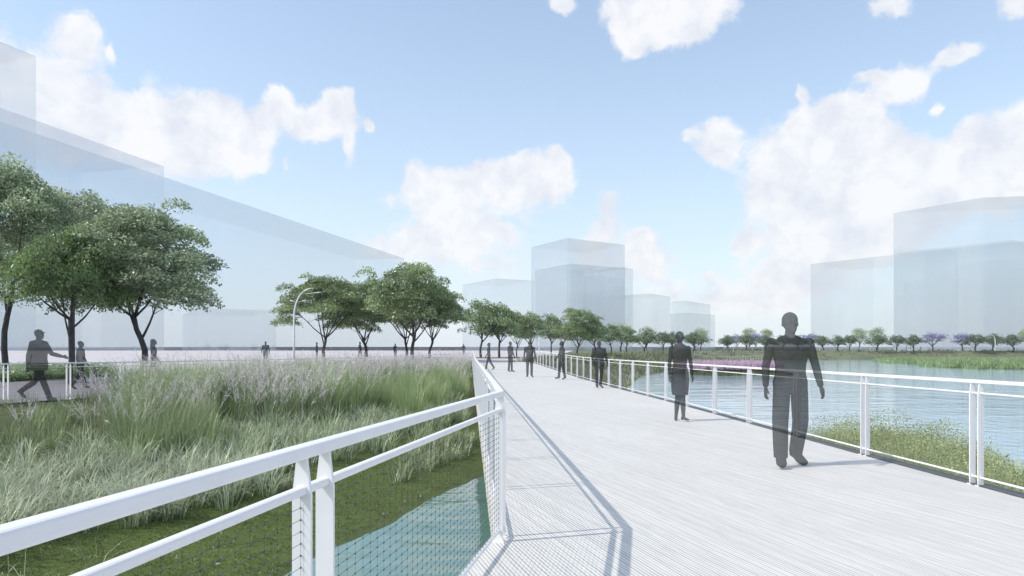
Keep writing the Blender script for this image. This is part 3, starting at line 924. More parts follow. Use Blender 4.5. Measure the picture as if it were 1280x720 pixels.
# leafy shrub bed in front of the right railing
L = Leaves(); bl = Blades()
X, Y = scatter(9000, 4.8, 8.8, 2.5, 15, R0)
d = np.where(inside(X, Y, BED_SHRUB), 1, -1)*seg_dist(X, Y, BED_SHRUB, True)
xr = np.interp(Y, RX[:,1], RX[:,0])
keep = (d > -.05) & (X > xr + .33); X, Y, d = X[keep], Y[keep], d[keep]
top = (.50 + .36*sstep(0, .7, d))*(.72 + .45*patch(X, Y, 3.4, .7))*np.interp(Y, [3,7,12], [.80,.90,1.0])
n = len(X); per = 7
i = np.repeat(np.arange(n), per); m = len(i)
zt = terrain(X, Y)
hh = top[i]*(.25 + .75*np.sqrt(R0.random(m))) + R0.normal(0,.03,m)
c = np.stack([X[i]+R0.normal(0,.06,m), Y[i]+R0.normal(0,.06,m), zt[i] + hh], 1)
tone = (.75 + .5*patch(X, Y, 3.1, 2.0))[i][:,None]
L.add(c, R0.uniform(.008,.018,m), R0, jitter_cols(R0, m, (.26,.31,.13), (.48,.53,.27), .15)*tone, .0, .6)
root_s = link('waterside_shrubs', L.mesh('waterside_shrubs', M_grass))
kk = R0.random(len(X)) < 1.0
bz = Blades()
tufts(bz, X[kk], Y[kk], R0, 22, .36, .80, .10, .38, .007, (.27,.32,.13), (.52,.57,.30), 1.0, (.62,.65,.40))
tag(link('waterside_grass', bz.mesh('waterside_grass', M_grass)), kind='stuff')
tag(root_s, kind='stuff')
# hedge-like ground cover between path and plaza at the left
L = Leaves()
X, Y = scatter(42000, -34, -13, 28, 44, R0)
pl = np.interp(Y, [30.3, 88], [-22.7, -9.8])
dd = pl - X
keep = (dd > .25) & (dd < 6.5) & (Y < 33 + R0.uniform(0,6,len(X))); X, Y = X[keep], Y[keep]
n = len(X); i = np.repeat(np.arange(n), 34); m = len(i)
top = (.25 + .55*patch(X, Y, 1.1, .3))*R0.uniform(.5,1.1,n)
c = np.stack([X[i]+R0.normal(0,.14,m), Y[i]+R0.normal(0,.12,m), terrain(X, Y)[i] + top[i]*np.sqrt(R0.random(m))], 1)
L.add(c, R0.uniform(.028,.055,m), R0, jitter_cols(R0, m, (.28,.40,.18), (.52,.62,.38), .2), .1)
tag(link('ground_cover_shrubs', L.mesh('ground_cover_shrubs', M_leaf)), kind='stuff')
# lawn strips under the trees at the deck end
mb = MB()
strip([(-14,86),(-8,86)], [(-14,92),(-8,92)], .03, mb, 0, 4)
strip([(-6.5,84),(1,83)], [(-6.5,90),(1,92)], .03, mb, 0, 4)
M_lawn = mat_noise('lawn', (.07,.095,.03), (.13,.155,.06), 1.5, .95, 8, .5)
tag(build('lawn_strip', mb, M_lawn), kind='structure')

# ------------------------------------------------------------------ street lamps
def lamp(px, Y, h, label, arms, flip=1, r=.075):
    X = wx(px, Y); z = float(level(Y))
    root = empty('street_lamp', (X, Y, z), label, 'street lamp', 'street lamps')
    mb = MB(); k = h/7.0
    pts = [(0,0,-.1),(0,0,2.2*k),(.0,0,4.2*k)]
    for i in range(1, 9):
        t = i/8; pts.append((flip*1.75*k*t**1.9, 0, (4.2+2.75*math.sin(t*math.pi/2)**1.0*(1-.03*t))*k))
    mb.tube(pts, [r*1.25, r*1.1, r] + [r*(1-.45*i/8) for i in range(1, 9)], 10)
    mb.tube([(0,0,-.02),(0,0,.35*k)], r*1.9, 10)
    build('pole', mb, M_white, root)
    def head(a, b, w=.11):
        m = MB(); m.tube([a, Vector(a).lerp(Vector(b), .45), Vector(a).lerp(Vector(b), .8), b], [.028, .035, w, w*.55], 8, flat=((0,0,1), .5))
        build('lamp_head', m, M_white, root)
    for a, b in arms:
        head(Vector((flip*a[0]*k, 0, a[1]*k)), Vector((flip*b[0]*k, 0, b[1]*k)))
    return root
lamp(367.5, 57, 6.4, 'tall white arched street lamp in front of the middle tree cluster', [((1.05,6.35),(2.5,6.5)),((.30,5.55),(-.35,5.75)),((.35,5.6),(1.1,5.75))])
lamp(674, 118, 6.2, 'white lamp with two arms rising behind the end of the right railing', [((-.0,6.3),(.4,6.4)),((.9,6.5),(2.3,6.6))], -1)
for px, Y, lab in ((807,190,'small white lamp among dark trees left of the woman in the skirt'), (841,200,'small white lamp beside the head of the woman in the skirt'),
                   (1244,222,'small white lamp near the right end of the far tree row')):
    lamp(px, Y, 5.2, lab, [((.9,6.3),(2.2,6.5))], -1, .12)

# ------------------------------------------------------------------ far shore details
def far_fence(name, pts, label, h, sp, mat, w=.05):
    root = empty(name, (pts[0][0], pts[0][1], pts[0][2]), label, 'fence')
    o = Vector(pts[0]); P = [Vector(p) - o for p in pts]
    mb = MB(); sweep(mb, [p + Vector((0,0,h)) for p in P], w*1.6, w*1.4); build('top_rail', mb, mat, root)
    m0 = MB(); m0.box((-w/2,-w/2,-.3), (w/2,w/2,h-w*.72)); pm = m0.mesh('post', mat)
    for a, b in zip(P[:-1], P[1:]):
        L = (b-a).length; n = max(1, int(L/sp))
        for i in range(n):
            q = link('post', pm, root); q.location = a.lerp(b, i/n)
    return root
pts = []
for px, py in ((868,449),(890,449.5),(912,449),(935,448.5),(958,448.3)):
    Y = 150+ (px-868)*.45
    X = wx(px, Y)
    pts.append((X, Y, float(terrain(np.array([X]), np.array([Y]))[0])))
far_fence('picket_fence', pts, 'pale picket fence low on the far green bank right of the woman', 1.0, 1.7, M_white, .05)
pts = [(wx(px, Y), Y, float(level(Y))) for px, Y in ((905,226),(1000,228),(1100,229),(1200,230),(1300,231))]
far_fence('promenade_fence', pts, 'thin pale rail along the top of the far bank under the trees', .9, 3.2, M_white, .10)

mb = MB()                                   # long dark levee that closes the view
mb.add([(-1800,640,1.0),(1800,640,1.0),(1800,660,6.3),(-1800,660,6.3),(1800,760,6.0),(-1800,760,6.0),(1800,790,.5),(-1800,790,.5)],
       [(0,1,2,3),(3,2,4,5),(5,4,6,7),(0,3,5,7),(1,6,4,2)])
tag(build('levee', mb, M_levee), kind='structure')

# ------------------------------------------------------------------ translucent massing of the city
def block(*a, **k):
    """top: pixel corners of the visible roof edge (all at height H): left, corner, right; or two points and a depth"""
    H, top, label, mat = a
    P = []
    for px, py in top:
        Y = F*(H-CAMZ)/(HY-py); P.append(Vector((wx(px, Y), Y, 0)))
    if len(P) == 3: foot = [P[1], P[2], P[0]+P[2]-P[1], P[0]]
    else:
        d = P[1]-P[0]; nrm = Vector((-d.y, d.x, 0)).normalized()
        if nrm.dot((P[0]+P[1])/2) < 0: nrm = -nrm
        foot = [P[0], P[1], P[1]+nrm*k['depth'], P[0]+nrm*k['depth']]
    c = sum(foot, Vector())/4; c.z = 1.7
    vs = [(p.x-c.x, p.y-c.y, -1.0) for p in foot] + [(p.x-c.x, p.y-c.y, H-c.z) for p in foot]
    me = bpy.data.meshes.new('translucent_building')
    me.from_pydata(vs, [], [(3,2,1,0),(4,5,6,7),(0,1,5,4),(1,2,6,5),(2,3,7,6),(3,0,4,7)])
    me.materials.append(mat); me.update()
    o = link('translucent_building', me); o.location = c
    tag(o, label, 'building', 'translucent city blocks')
    return o
block(104, [(-140,-4),(45,70)], 'translucent slab rising highest at the upper left border', M_ghostA, depth=55)
block(84, [(-160,77),(205,208)], 'long translucent block behind the tall left trees', M_ghostA, depth=45)
block(128, [(-120,111),(505,323)], 'longest translucent block, its roof line running down to the middle trees', M_ghostA, depth=70)
block(20, [(247,385),(345,388)], 'low translucent block above the plaza, left of the street lamp', M_ghostB, depth=60)
block(80, [(664,309),(709,297.5),(781,306)], 'tall translucent tower in the centre of the skyline', M_ghostA)
block(62, [(669,338),(713,329.5),(781.5,335)], 'lower translucent box inside the outline of the central tower', M_ghostA)
block(58, [(781,334),(791,337)], 'thin translucent slab at the right flank of the central tower', M_ghostB, depth=30)
block(46, [(578,356),(620,348),(668,351)], 'pale translucent block left of the central tower', M_ghostB)
block(40, [(760,370),(815,367),(838,371)], 'pale translucent block right of the central tower', M_ghostB)
block(34, [(839,377),(858,376),(888,381)], 'faintest translucent block at the right end of the central skyline', M_ghostB)
block(30, [(838,392),(860,391)], 'small translucent box above the woman in the skirt', M_ghostB, depth=40)
block(62, [(1013.5,330),(1290,300)], 'wide translucent block on the right, half covered by a taller one', M_ghostB, depth=60)
block(84, [(1117,266.5),(1228,247),(1420,240)], 'tall translucent block at the right border', M_ghostA)
block(70, [(1117.5,316.5),(1267,300)], 'lower translucent box inside the tall block at the right border', M_ghostA, depth=40)

# ------------------------------------------------------------------ people
def limb_dir(swing, abduct, side):
    """unit vector of a limb hanging down; swing forward (towards -y), abduct outwards"""
    return Vector((side*math.sin(abduct), -math.sin(swing)*math.cos(abduct), -math.cos(swing)*math.cos(abduct)))
def person_mesh(voxel, head=1.0, stance=.035, legs=((.2,.05),(-.2,.25)), arms=((.1,.12,.2),(-.1,.12,.2)), build_=1.0, skirt=False, jacket=False, hair='short', wide_legs=1.0, bag=False, lean=0.0, head_turn=0.0):
    """legs, arms for sides -1, +1: (swing, knee bend), (swing, abduct, elbow bend)"""
    mb = MB(); B = build_; fem = skirt or hair in ('bob','long')
    sw = .185 if not fem else .165
    hipw = .052 if skirt else .086
    # torso
    rows = [(.83,.13,.10,0),(.90,.170,.118,.01),(.97,.172,.118,.01),(1.06,.150,.105,0),(1.16,.150,.104,-.005),(1.28,.175,.118,-.008),(1.36,.188,.115,0),(1.435,.180,.095,.01),(1.485,.115,.075,.015),(1.515,.068,.062,.015)]
    if fem: rows = [(z, rx*(.9 if 1.0 < z < 1.48 else 1.0), ry*.95, y) for z, rx, ry, y in rows]
    if jacket: rows = [(.78,.175,.125,0),(.86,.185,.135,0)] + [(z, rx*1.12, ry*1.16, y) for z, rx, ry, y in rows[2:]]
    sh = lambda z: -math.tan(lean)*(z-.9)
    mb.loft([((0, y+sh(z), z), rx*B, ry*B) for z, rx, ry, y in rows], sides=20)
    if skirt:
        mb.loft([((0,0,1.05),.145*B,.105*B),((0,.01,.95),.178*B,.128*B),((0,0,.80),.185*B,.14*B),((0,0,.62),.170*B,.15*B),((0,0,.50),.158*B,.155*B)], sides=20)
    # neck and head
    hy = sh(1.6)
    mb.tube([(0,.015+sh(1.45),1.44),(0,.012+hy*.95,1.57)], [.062*(.85 if fem else 1),.056*(.85 if fem else 1)], 12)
    ct, sn = math.cos(head_turn), math.sin(head_turn)
    def H(x, y, z):
        x *= head; y *= head; z = 1.545 + (z-1.545)*head
        return (x*ct - y*sn, x*sn + y*ct + hy, z)
    mb.ball(H(0,.008,1.655), (.074*head,.092*head,.095*head)); mb.ball(H(0,-.022,1.605), (.058*head,.066*head,.072*head))
    mb.ball(H(0,-.084,1.548+.01), (.026,.02,.022))                    # chin
    mb.tube([H(0,-.088,1.662), H(0,-.104,1.632), H(0,-.112,1.618), H(0,-.09,1.608)], [.009,.013,.016,.010], 8)      # nose
    mb.tube([H(-.04,-.083,1.675), H(0,-.092,1.678), H(.04,-.083,1.675)], [.009,.012,.009], 8)                        # brow
    mb.tube([H(-.024,-.085,1.586), H(0,-.094,1.585), H(.024,-.085,1.586)], [.006,.009,.006], 8)                      # lips
    for s in (-1, 1):
        mb.ball(H(s*.078,.012,1.635), (.013,.022,.034), 8, 6)          # ear
        mb.ball(H(s*.032,-.078,1.655), (.013,.010,.009), 8, 6)         # eyeball
    if hair == 'short': mb.ball(H(0,.018,1.678), (.080*head,.094*head,.088*head))
    if hair == 'cap':
        mb.ball(H(0,.015,1.69), (.083,.098,.082)); mb.ball(H(0,-.10,1.69), (.06,.05,.012))
    if hair in ('bob','long'):
        mb.ball(H(0,.02,1.675), (.088,.102,.096)); mb.ball(H(0,.055,1.61), (.082,.062,.09))
        if hair == 'long': mb.loft([(H(0,.06,1.64),.08,.05),(H(0,.07,1.52),.085,.05),(H(0,.075,1.40),.075,.035)])
    if hair == 'bun': mb.ball(H(0,.02,1.675), (.082,.097,.09)); mb.ball(H(0,.10,1.72), .045)
    # legs
    for s, (sw_, bend) in zip((-1, 1), legs):
        hip = Vector((s*hipw*B, .0, .90)); a = limb_dir(sw_, -.05 if skirt else stance, s); knee = hip + a*.425
        b = limb_dir(sw_-bend, .01, s); ank = knee + b*.40
        w = wide_legs
        if skirt:
            rad = [.085*B,.075*B,.055,.052,.056,.034]
        else:
            rad = [.083*B,.083*B,.070*w,.068*w,.066*w,.060*w]
        mb.tube([hip+Vector((0,0,.02)), hip.lerp(knee,.35), hip.lerp(knee,.92), knee.lerp(ank,.12), knee.lerp(ank,.4), ank], rad, 14)
        # shoe along the shank's perpendicular
        fdir = Vector((s*.30, -1, 0)).normalized()
        tilt = max(0, -(sw_-bend))*.75 - max(0, sw_-bend)*.55
        f = (fdir*math.cos(tilt) + Vector((0,0,-1))*math.sin(tilt)).normalized()
        up = f.cross(Vector((1,0,0))); up = up if up.z > 0 else -up
        heel = ank - f*.055 - up*.055; ball = ank + f*.10 - up*.062; toe = ank + f*.185 - up*.068
        if skirt:
            mb.tube([ank, ank-up*.03-f*.02, heel-f*.0], [.034,.036,.030], 10)
            mb.tube([heel+up*.012, ank+f*.02-up*.035, ball, toe], [.030,.034,.034,.018], 12, flat=(tuple(up), .7))
        else:
            mb.tube([heel+up*.012, heel+up*.02+f*.05, ank+f*.03-up*.03, ball+up*.004, toe], [k_*1.0 for k_ in ((.048,.056,.060,.060,.046) if wide_legs > 1.2 else (.038,.044,.048,.050,.036))], 12, flat=(tuple(up), .75))
            mb.tube([ank+up*.0, ank-up*.045], [.050,.048], 12)
    # arms and hands
    for s, (asw, ab, el) in zip((-1, 1), arms):
        shd = Vector((s*sw*B, .01+sh(1.4), 1.425)); d1 = limb_dir(asw, ab, s); elb = shd + d1*.285
        d2 = limb_dir(asw+el, ab*.35, s); wr = elb + d2*.25
        k = 1.18 if jacket else 1.0
        if fem: k *= .82
        mb.tube([shd-d1*.02, shd.lerp(elb,.25), shd.lerp(elb,.7), elb, elb.lerp(wr,.3), elb.lerp(wr,.98)], [.062*k,.060*k,.050*k,.046*k,.046*k,.034*k], 12)
        mb.ball(shd, (.068*k,.066*k,.062*k))
        # palm faces the thigh: fingers curl a little inward
        inw = Vector((-s,0,0)); fw = (Vector((0,-1,0)) - d2*d2.dot(Vector((0,-1,0)))).normalized()
        mb.tube([wr-d2*.01, wr+d2*.035, wr+d2*.085], [.028,.036,.036], 12, flat=((1,0,0), .52))
        for q, (o, ln) in enumerate(((-.030,.066),(-.010,.078),(.011,.083),(.031,.074))):
            r0 = wr + d2*.080 + fw*o
            p1 = r0 + d2*ln*.45; p2 = p1 + (d2*.85+inw*.35).normalized()*ln*.33; p3 = p2 + (d2*.6+inw*.65).normalized()*ln*.28
            mb.tube([r0-d2*.02, p1, p2, p3], [.0100,.0095,.0088,.0070], 8)
        t0 = wr + d2*.028 + fw*.022
        t1 = t0 + (fw*.75 + d2*.6).normalized()*.040; t2 = t1 + (d2*.95 + fw*.25 + inw*.25).normalized()*.034; t3 = t2 + (d2*.9+inw*.45).normalized()*.020
        mb.tube([t0, t1, t2, t3], [.015,.0125,.0105,.008], 8)
        if bag and s == 1:
            p = wr + d2*.12
            mb.loft([((p.x+.02,p.y,p.z-.36),.035,.14),((p.x+.02,p.y,p.z-.10),.04,.15),((p.x+.02,p.y,p.z-.06),.02,.14)])
            mb.tube([(p.x+.02,p.y-.08,p.z-.08),(p.x,p.y-.03,p.z+.02),(p.x,p.y+.03,p.z+.02),(p.x+.02,p.y+.08,p.z-.08)], .012, 6)
    me = mb.mesh('person_raw', M_person)
    tmp = bpy.data.objects.new('tmp', me); COL.objects.link(tmp)
    rm = tmp.modifiers.new('r', 'REMESH'); rm.mode = 'VOXEL'; rm.voxel_size = voxel; rm.use_smooth_shade = True
    smo = tmp.modifiers.new('s', 'SMOOTH'); smo.iterations = 2; smo.factor = .4
    dg = bpy.context.evaluated_depsgraph_get(); dg.update()
    out = bpy.data.meshes.new_from_object(tmp.evaluated_get(dg)); out.name = 'person'
    bpy.data.objects.remove(tmp); bpy.data.meshes.remove(me)
    zs = np.empty(len(out.vertices)*3, dtype=np.float32); out.vertices.foreach_get('co', zs); zs = zs.reshape(-1,3)
    zs[:,2] -= zs[:,2].min(); out.vertices.foreach_set('co', zs.ravel()); out.update()
    if not out.materials: out.materials.append(M_person)
    return out, float(zs[:,2].max())

def person(px, feet_py, head_py, Y, rz, label, voxel=.016, group='translucent dark figures', ground=None, **pose):
    me, h = person_mesh(voxel, **pose)
    X = wx(px, Y)
    z = ground if ground is not None else float(level(Y))
    o = link('person', me); o.location = (X, Y, z); o.rotation_euler = (0,0,rz)
    s = ((feet_py-head_py)/F*Y)/h
    o.scale = (s,s,s)
    return tag(o, label, 'person', group)
PI = math.pi
stand = ((.04,.02),(-.04,.05))
walkA = ((.26,.06),(-.28,.30)); walkB = ((-.28,.30),(.26,.06))
def foot_Y(py, z=0.0): return F*(CAMZ-z)/(py-HY)
person(988, 584, 391, foot_Y(583), .0, 'largest dark see-through man walking on the deck by the lake railing', .0085,
       legs=((.10,.03),(-.10,.28)), arms=((.05,.27,.22),(.08,.27,.25)), build_=1.18, wide_legs=1.32, head=1.12, stance=.085)
person(850, 527, 415, foot_Y(526), .05, 'dark see-through woman in a knee-length skirt by the railing', .011,
       legs=((-.10,.16),(.16,.04)), arms=((.08,.17,.12),(.05,.17,.14)), skirt=True, hair='bun')
person(749, 486, 427, 25.6, .25, 'dark see-through man in a bulky jacket, left of the skirted woman', .014,
       legs=((.10,.03),(-.12,.2)), arms=((.05,.22,.3),(.1,.22,.25)), jacket=True, build_=1.12)
person(702, 475, 427, 32.6, -PI/2+.3, 'slim dark figure seen from the side against the far railing posts', .016, legs=((.14,.03),(-.10,.12)), arms=((.2,.08,.4),(-.15,.08,.2)), hair='bob')
person(662, 470, 425, 35.0, .1, 'broad-shouldered dark man standing mid deck near its far end', .016, legs=((.06,.02),(-.08,.1)), arms=((.04,.2,.12),(.04,.2,.12)), build_=1.1)
person(638, 465, 427, 41.0, PI/2+.6, 'dark figure facing right, left of the broad-shouldered man', .018, legs=stand, arms=((.1,.08,.3),(.0,.08,.3)))
person(611, 462, 428, 43.8, -PI/2, 'dark woman striding left just beyond the left railing', .018, legs=walkA, arms=((.2,.08,.3),(-.2,.08,.3)), hair='bob')
person(49, 502, 413, 19.0, PI/2+.05, 'dark man striding right with one arm held forward behind the path railing', .013,
       legs=((.42,.05),(-.42,.55)), arms=((-.25,.12,.2),(.55,.1,.75)), build_=1.22, jacket=True, hair='cap')
person(101, 487, 427, 25.0, PI*.8, 'dark figure behind the path railing, right of the striding man', .016, legs=walkB, arms=((.1,.14,.3),(-.1,.14,.2)))
person(192, 482, 424, 27.5, PI/2+.4, 'dark figure with bushy hair half hidden by plumes, right of the crooked trunk', .016, legs=walkA, arms=((.2,.1,.4),(-.2,.1,.3)), hair='long')
gpz = 'translucent dark figures'
person(332, 457, 428, 54.0, .2, 'lone dark man crossing the plaza left of the arched lamp', .02, legs=walkB, arms=((.05,.2,.15),(.1,.2,.15)), build_=1.1)
for px, h, f, Y, lab, kw in (
    (396,427,450,68,'dark figure wrapped in plumes left of the lamp tree trunk', dict(legs=stand)),
    (450,428,452,66,'dark figure standing left of the pale trunk', dict(legs=walkA)),
    (457.5,431,451,78,'dark figure right beside the pale trunk', dict(legs=walkB, hair='bob')),
    (494,432,453,70,'dark figure left of the thickest trunk in the plumes', dict(legs=stand)),
    (579.5,430,446.5,97,'small dark figure alone on the plaza beside the railing end', dict(legs=walkA))):
    person(px, f, h, Y, rt.uniform(0,6), lab, .024, gpz, **kw)
for px, lab in ((1133,'left tiny figure of the pair on the far bank'),(1138,'right tiny figure of the pair on the far bank'),(1151,'tiny lone figure left of the fullest lilac tree')):
    person(px, 437.8, 432.0, 236, rt.uniform(0,6), lab, .03, 'tiny figures on the far bank', legs=stand)

# ------------------------------------------------------------------ sky, sun
SUN_EL = math.radians(46.3)
light_dir = Vector((.97, .29, -1.06)).normalized()
to_sun = -light_dir
w = bpy.data.worlds.new('World'); scene.world = w; w.use_nodes = True
nt = w.node_tree
for n in list(nt.nodes): nt.nodes.remove(n)
out = N(nt, 'ShaderNodeOutputWorld'); bg = N(nt, 'ShaderNodeBackground'); bg.inputs['Strength'].default_value = .12
sky = N(nt, 'ShaderNodeTexSky', sky_type='NISHITA'); sky.sun_disc = False
sky.sun_elevation = SUN_EL; sky.sun_rotation = math.atan2(to_sun.x, to_sun.y)
sky.air_density = 1.0; sky.dust_density = 1.0; sky.ozone_density = 1.4; sky.altitude = 0
tc = N(nt, 'ShaderNodeTexCoord'); sp = N(nt, 'ShaderNodeSeparateXYZ'); nt.links.new(tc.outputs['Generated'], sp.inputs[0])
az = math_node(nt, 'ARCTAN2', sp.outputs[0], sp.outputs[1]); el = math_node(nt, 'ARCSINE', sp.outputs[2])
cv = N(nt, 'ShaderNodeCombineXYZ'); nt.links.new(az, cv.inputs[0]); nt.links.new(el, cv.inputs[1])
nz = N(nt, 'ShaderNodeTexNoise'); nz.inputs['Scale'].default_value = 14; nz.inputs['Detail'].default_value = 7; nz.inputs['Roughness'].default_value = .6
nt.links.new(cv.outputs[0], nz.inputs['Vector'])
dv = N(nt, 'ShaderNodeVectorMath', operation='SUBTRACT'); nt.links.new(nz.outputs['Color'], dv.inputs[0]); dv.inputs[1].default_value = (.5,.5,.5)
sc_ = N(nt, 'ShaderNodeVectorMath', operation='SCALE'); nt.links.new(dv.outputs[0], sc_.inputs[0]); sc_.inputs['Scale'].default_value = .045
wv = N(nt, 'ShaderNodeVectorMath', operation='ADD'); nt.links.new(cv.outputs[0], wv.inputs[0]); nt.links.new(sc_.outputs[0], wv.inputs[1])
wsep = N(nt, 'ShaderNodeSeparateXYZ'); nt.links.new(wv.outputs[0], wsep.inputs[0])
wcv = N(nt, 'ShaderNodeCombineXYZ'); nt.links.new(wsep.outputs[0], wcv.inputs[0]); nt.links.new(wsep.outputs[1], wcv.inputs[1])
CLOUDS = [  # centre x, y and radii as surveyed in the photograph, weight
 (20,70,70,60,.62),(98,42,26,30,.95),(137,66,9,9,.9),(120,120,80,34,.55),(40,140,70,60,.6),(140,175,90,42,.85),(215,170,60,46,.95),(262,165,42,42,1.1),(280,142,18,18,.8),
 (328,158,17,28,1.05),(312,192,30,26,.75),(350,122,18,18,1.1),(374,152,22,20,1.05),(398,158,22,16,.95),(412,140,15,18,.95),(434,132,18,20,.95),(436,180,12,30,1.0),(459,154,8,7,1.0),(326,205,9,9,.7),(361,200,7,12,.6),
 (520,225,18,18,.9),(548,242,38,38,1.05),(600,218,30,14,.8),(665,226,54,36,1.2),(700,208,18,24,.8),(580,270,60,34,.62),(622,293,20,10,.95),(590,278,11,11,.9),(482,245,16,14,.5),(540,310,80,26,.5),
 (697,4,15,15,1.1),(800,4,60,26,1.1),(870,10,60,34,1.1),(790,44,26,24,1.05),(848,40,34,12,.7),
 (762,252,14,18,1.0),(752,288,26,18,.75),(803,298,18,12,.95),(812,330,30,20,.6),(770,320,60,24,.5),
 (898,168,30,28,1.1),(862,172,10,9,.95),(898,195,16,12,.8),(1006,116,8,14,1.0),(1000,150,14,10,.7),(1048,146,26,22,1.0),(1080,138,14,12,.8),(1020,185,60,40,1.1),(1065,180,50,46,1.1),(985,230,62,48,1.05),(1060,240,84,56,.95),(1120,195,40,30,.7),(1040,300,110,40,.7),(930,300,20,12,.8),(1010,345,70,30,.6),
 (1112,8,32,20,1.15),(1086,92,16,8,.7),(1124,98,36,20,1.1),(1140,110,18,16,.8),(1180,66,20,12,.95),(1208,58,24,14,1.1),(1170,137,9,9,1.0),(1178,192,24,14,.65),(1275,4,28,18,1.1),
 (1270,180,54,46,1.2),(1215,165,16,16,.8),(1250,225,90,44,1.1),(1160,240,44,22,.85),(1125,275,50,40,.7),
 (390,345,90,26,.5),(860,370,140,40,.66),(640,335,120,40,.58),(480,300,60,22,.5),(950,380,60,24,.6)]
acc = None
for cx_, cy_, rx_, ry_, wt in CLOUDS:
    a0 = math.atan((cx_-HX)/F); e0 = math.atan((HY-cy_)/F*math.cos(a0))
    s1 = N(nt, 'ShaderNodeVectorMath', operation='SUBTRACT'); nt.links.new(wcv.outputs[0], s1.inputs[0]); s1.inputs[1].default_value = (a0, e0, 0)
    s2 = N(nt, 'ShaderNodeVectorMath', operation='MULTIPLY'); nt.links.new(s1.outputs[0], s2.inputs[0])
    s2.inputs[1].default_value = (F/rx_/math.cos(a0)**2*.86 if abs(cx_-HX) < 900 else 1, F/ry_/math.cos(a0)*.86, 0)
    s3 = N(nt, 'ShaderNodeVectorMath', operation='DOT_PRODUCT'); nt.links.new(s2.outputs[0], s3.inputs[0]); nt.links.new(s2.outputs[0], s3.inputs[1])
    g = math_node(nt, 'MULTIPLY', math_node(nt, 'POWER', math.e, math_node(nt, 'MULTIPLY', s3.outputs['Value'], -1.15)), wt)
    acc = g if acc is None else math_node(nt, 'ADD', acc, g)
# scattered clouds in the rest of the sky
behind = noise(nt, tc.outputs['Generated'], 2.6, 6, .6)
bmask = N(nt, 'ShaderNodeMapRange', interpolation_type='SMOOTHSTEP'); nt.links.new(math_node(nt, 'ABSOLUTE', az), bmask.inputs[0])
bmask.inputs[1].default_value = .75; bmask.inputs[2].default_value = 1.0
bm2 = N(nt, 'ShaderNodeMapRange', interpolation_type='SMOOTHSTEP'); nt.links.new(el, bm2.inputs[0])
bm2.inputs[1].default_value = .58; bm2.inputs[2].default_value = .75
bk = math_node(nt, 'MAXIMUM', bmask.outputs[0], bm2.outputs[0])
acc = math_node(nt, 'ADD', acc, math_node(nt, 'MULTIPLY', bk, math_node(nt, 'MULTIPLY', math_node(nt, 'SUBTRACT', behind, .36), 3.2)))
fb = noise(nt, wcv.outputs[0], 30, 10, .66)
dens = math_node(nt, 'ADD', acc, math_node(nt, 'MULTIPLY', math_node(nt, 'SUBTRACT', fb, .5), 1.35))
cl = N(nt, 'ShaderNodeMapRange', interpolation_type='SMOOTHSTEP'); nt.links.new(dens, cl.inputs[0])
cl.inputs[1].default_value = .46; cl.inputs[2].default_value = .98
# cloud body: white tops, faintly lilac where thick
sh = noise(nt, wcv.outputs[0], 17, 7, .6)
ccol = ramp(nt, sh, [(.34, (.78,.81,.895)), (.58, (.985,.985,1.0))])
CLOUD_V = 7.6; HAZE_V = 7.2
cs = N(nt, 'ShaderNodeVectorMath', operation='SCALE'); nt.links.new(ccol, cs.inputs[0]); cs.inputs['Scale'].default_value = CLOUD_V
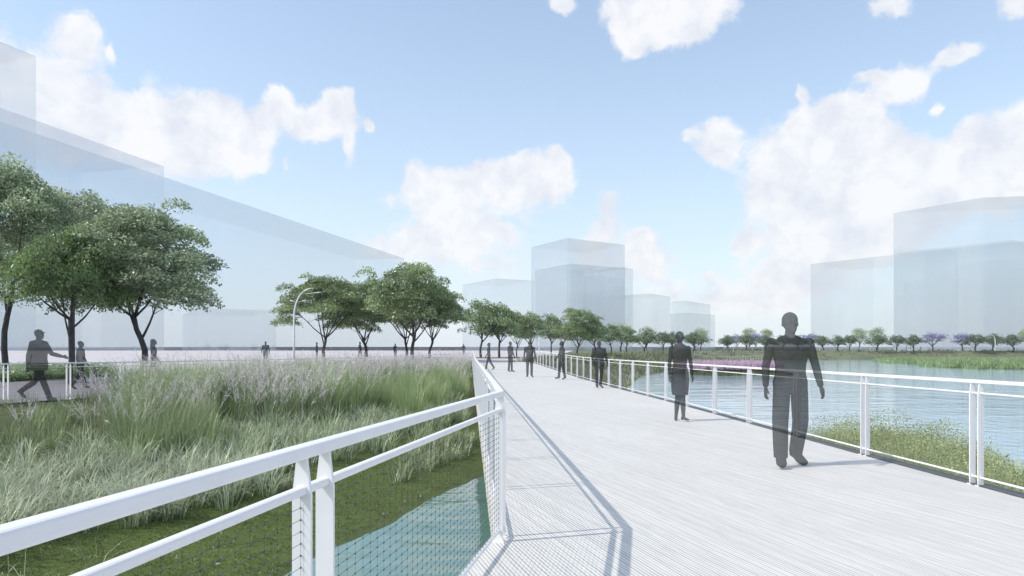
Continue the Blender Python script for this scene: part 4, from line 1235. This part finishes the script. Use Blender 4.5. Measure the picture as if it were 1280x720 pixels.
# pale air towards the horizon
hz = math_node(nt, 'POWER', math.e, math_node(nt, 'MULTIPLY', math_node(nt, 'MAXIMUM', el, 0.0), -4.2))
hz = math_node(nt, 'MULTIPLY_ADD', hz, .80, .12)
mixh = N(nt, 'ShaderNodeMix', data_type='RGBA'); nt.links.new(hz, mixh.inputs[0]); 
sg = N(nt, 'ShaderNodeVectorMath', operation='MULTIPLY'); nt.links.new(sky.outputs[0], sg.inputs[0]); sg.inputs[1].default_value = (1.72,1.82,1.76)
nt.links.new(sg.outputs[0], mixh.inputs[6])
mixh.inputs[7].default_value = (HAZE_V*.85, HAZE_V*.92, HAZE_V*1.02, 1)
mixc = N(nt, 'ShaderNodeMix', data_type='RGBA'); nt.links.new(math_node(nt, 'MULTIPLY', cl.outputs[0], .93), mixc.inputs[0])
nt.links.new(mixh.outputs[2], mixc.inputs[6]); nt.links.new(cs.outputs[0], mixc.inputs[7])
nt.links.new(mixc.outputs[2], bg.inputs[0]); nt.links.new(bg.outputs[0], out.inputs[0])

ld = bpy.data.lights.new('sun', 'SUN'); ld.energy = 2.8; ld.angle = math.radians(.6); ld.color = (1.0,.95,.87)
lo = bpy.data.objects.new('sun', ld); COL.objects.link(lo)
lo.rotation_euler = light_dir.to_track_quat('-Z', 'Y').to_euler()

HAZE = .0002
if HAZE:
    hb = MB(); hb.box((-1100,-300,-6), (1100,1000,150))
    hm, hnt, hout = new_mat('pale_air')
    pv = N(hnt, 'ShaderNodeVolumePrincipled'); pv.inputs['Density'].default_value = HAZE
    pv.inputs['Color'].default_value = (.97,.985,1,1); pv.inputs['Anisotropy'].default_value = .0
    hnt.links.new(pv.outputs[0], hout.inputs['Volume'])
    tag(build('haze', hb, hm), kind='stuff')
# ------------------------------------------------------------------ camera
cd = bpy.data.cameras.new('camera'); cam = bpy.data.objects.new('camera', cd); COL.objects.link(cam)
cam.location = (0, 0, CAMZ); cam.rotation_euler = (math.radians(90), 0, 0)
cd.sensor_width = 36; cd.lens = 36*F/1280; cd.shift_y = (HY-360)/1280
cd.clip_start = .05; cd.clip_end = 9000
scene.camera = cam

scene.view_settings.view_transform = 'Standard'; scene.view_settings.look = 'None'
scene.view_settings.exposure = 0.15; scene.view_settings.gamma = 1.0; scene.view_settings.use_curve_mapping = False
scene.render.engine = 'CYCLES'
scene.cycles.transparent_max_bounces = 48
scene.cycles.volume_bounces = 2; scene.cycles.max_bounces = 8; scene.cycles.diffuse_bounces = 5; scene.cycles.glossy_bounces = 3; scene.cycles.transmission_bounces = 4
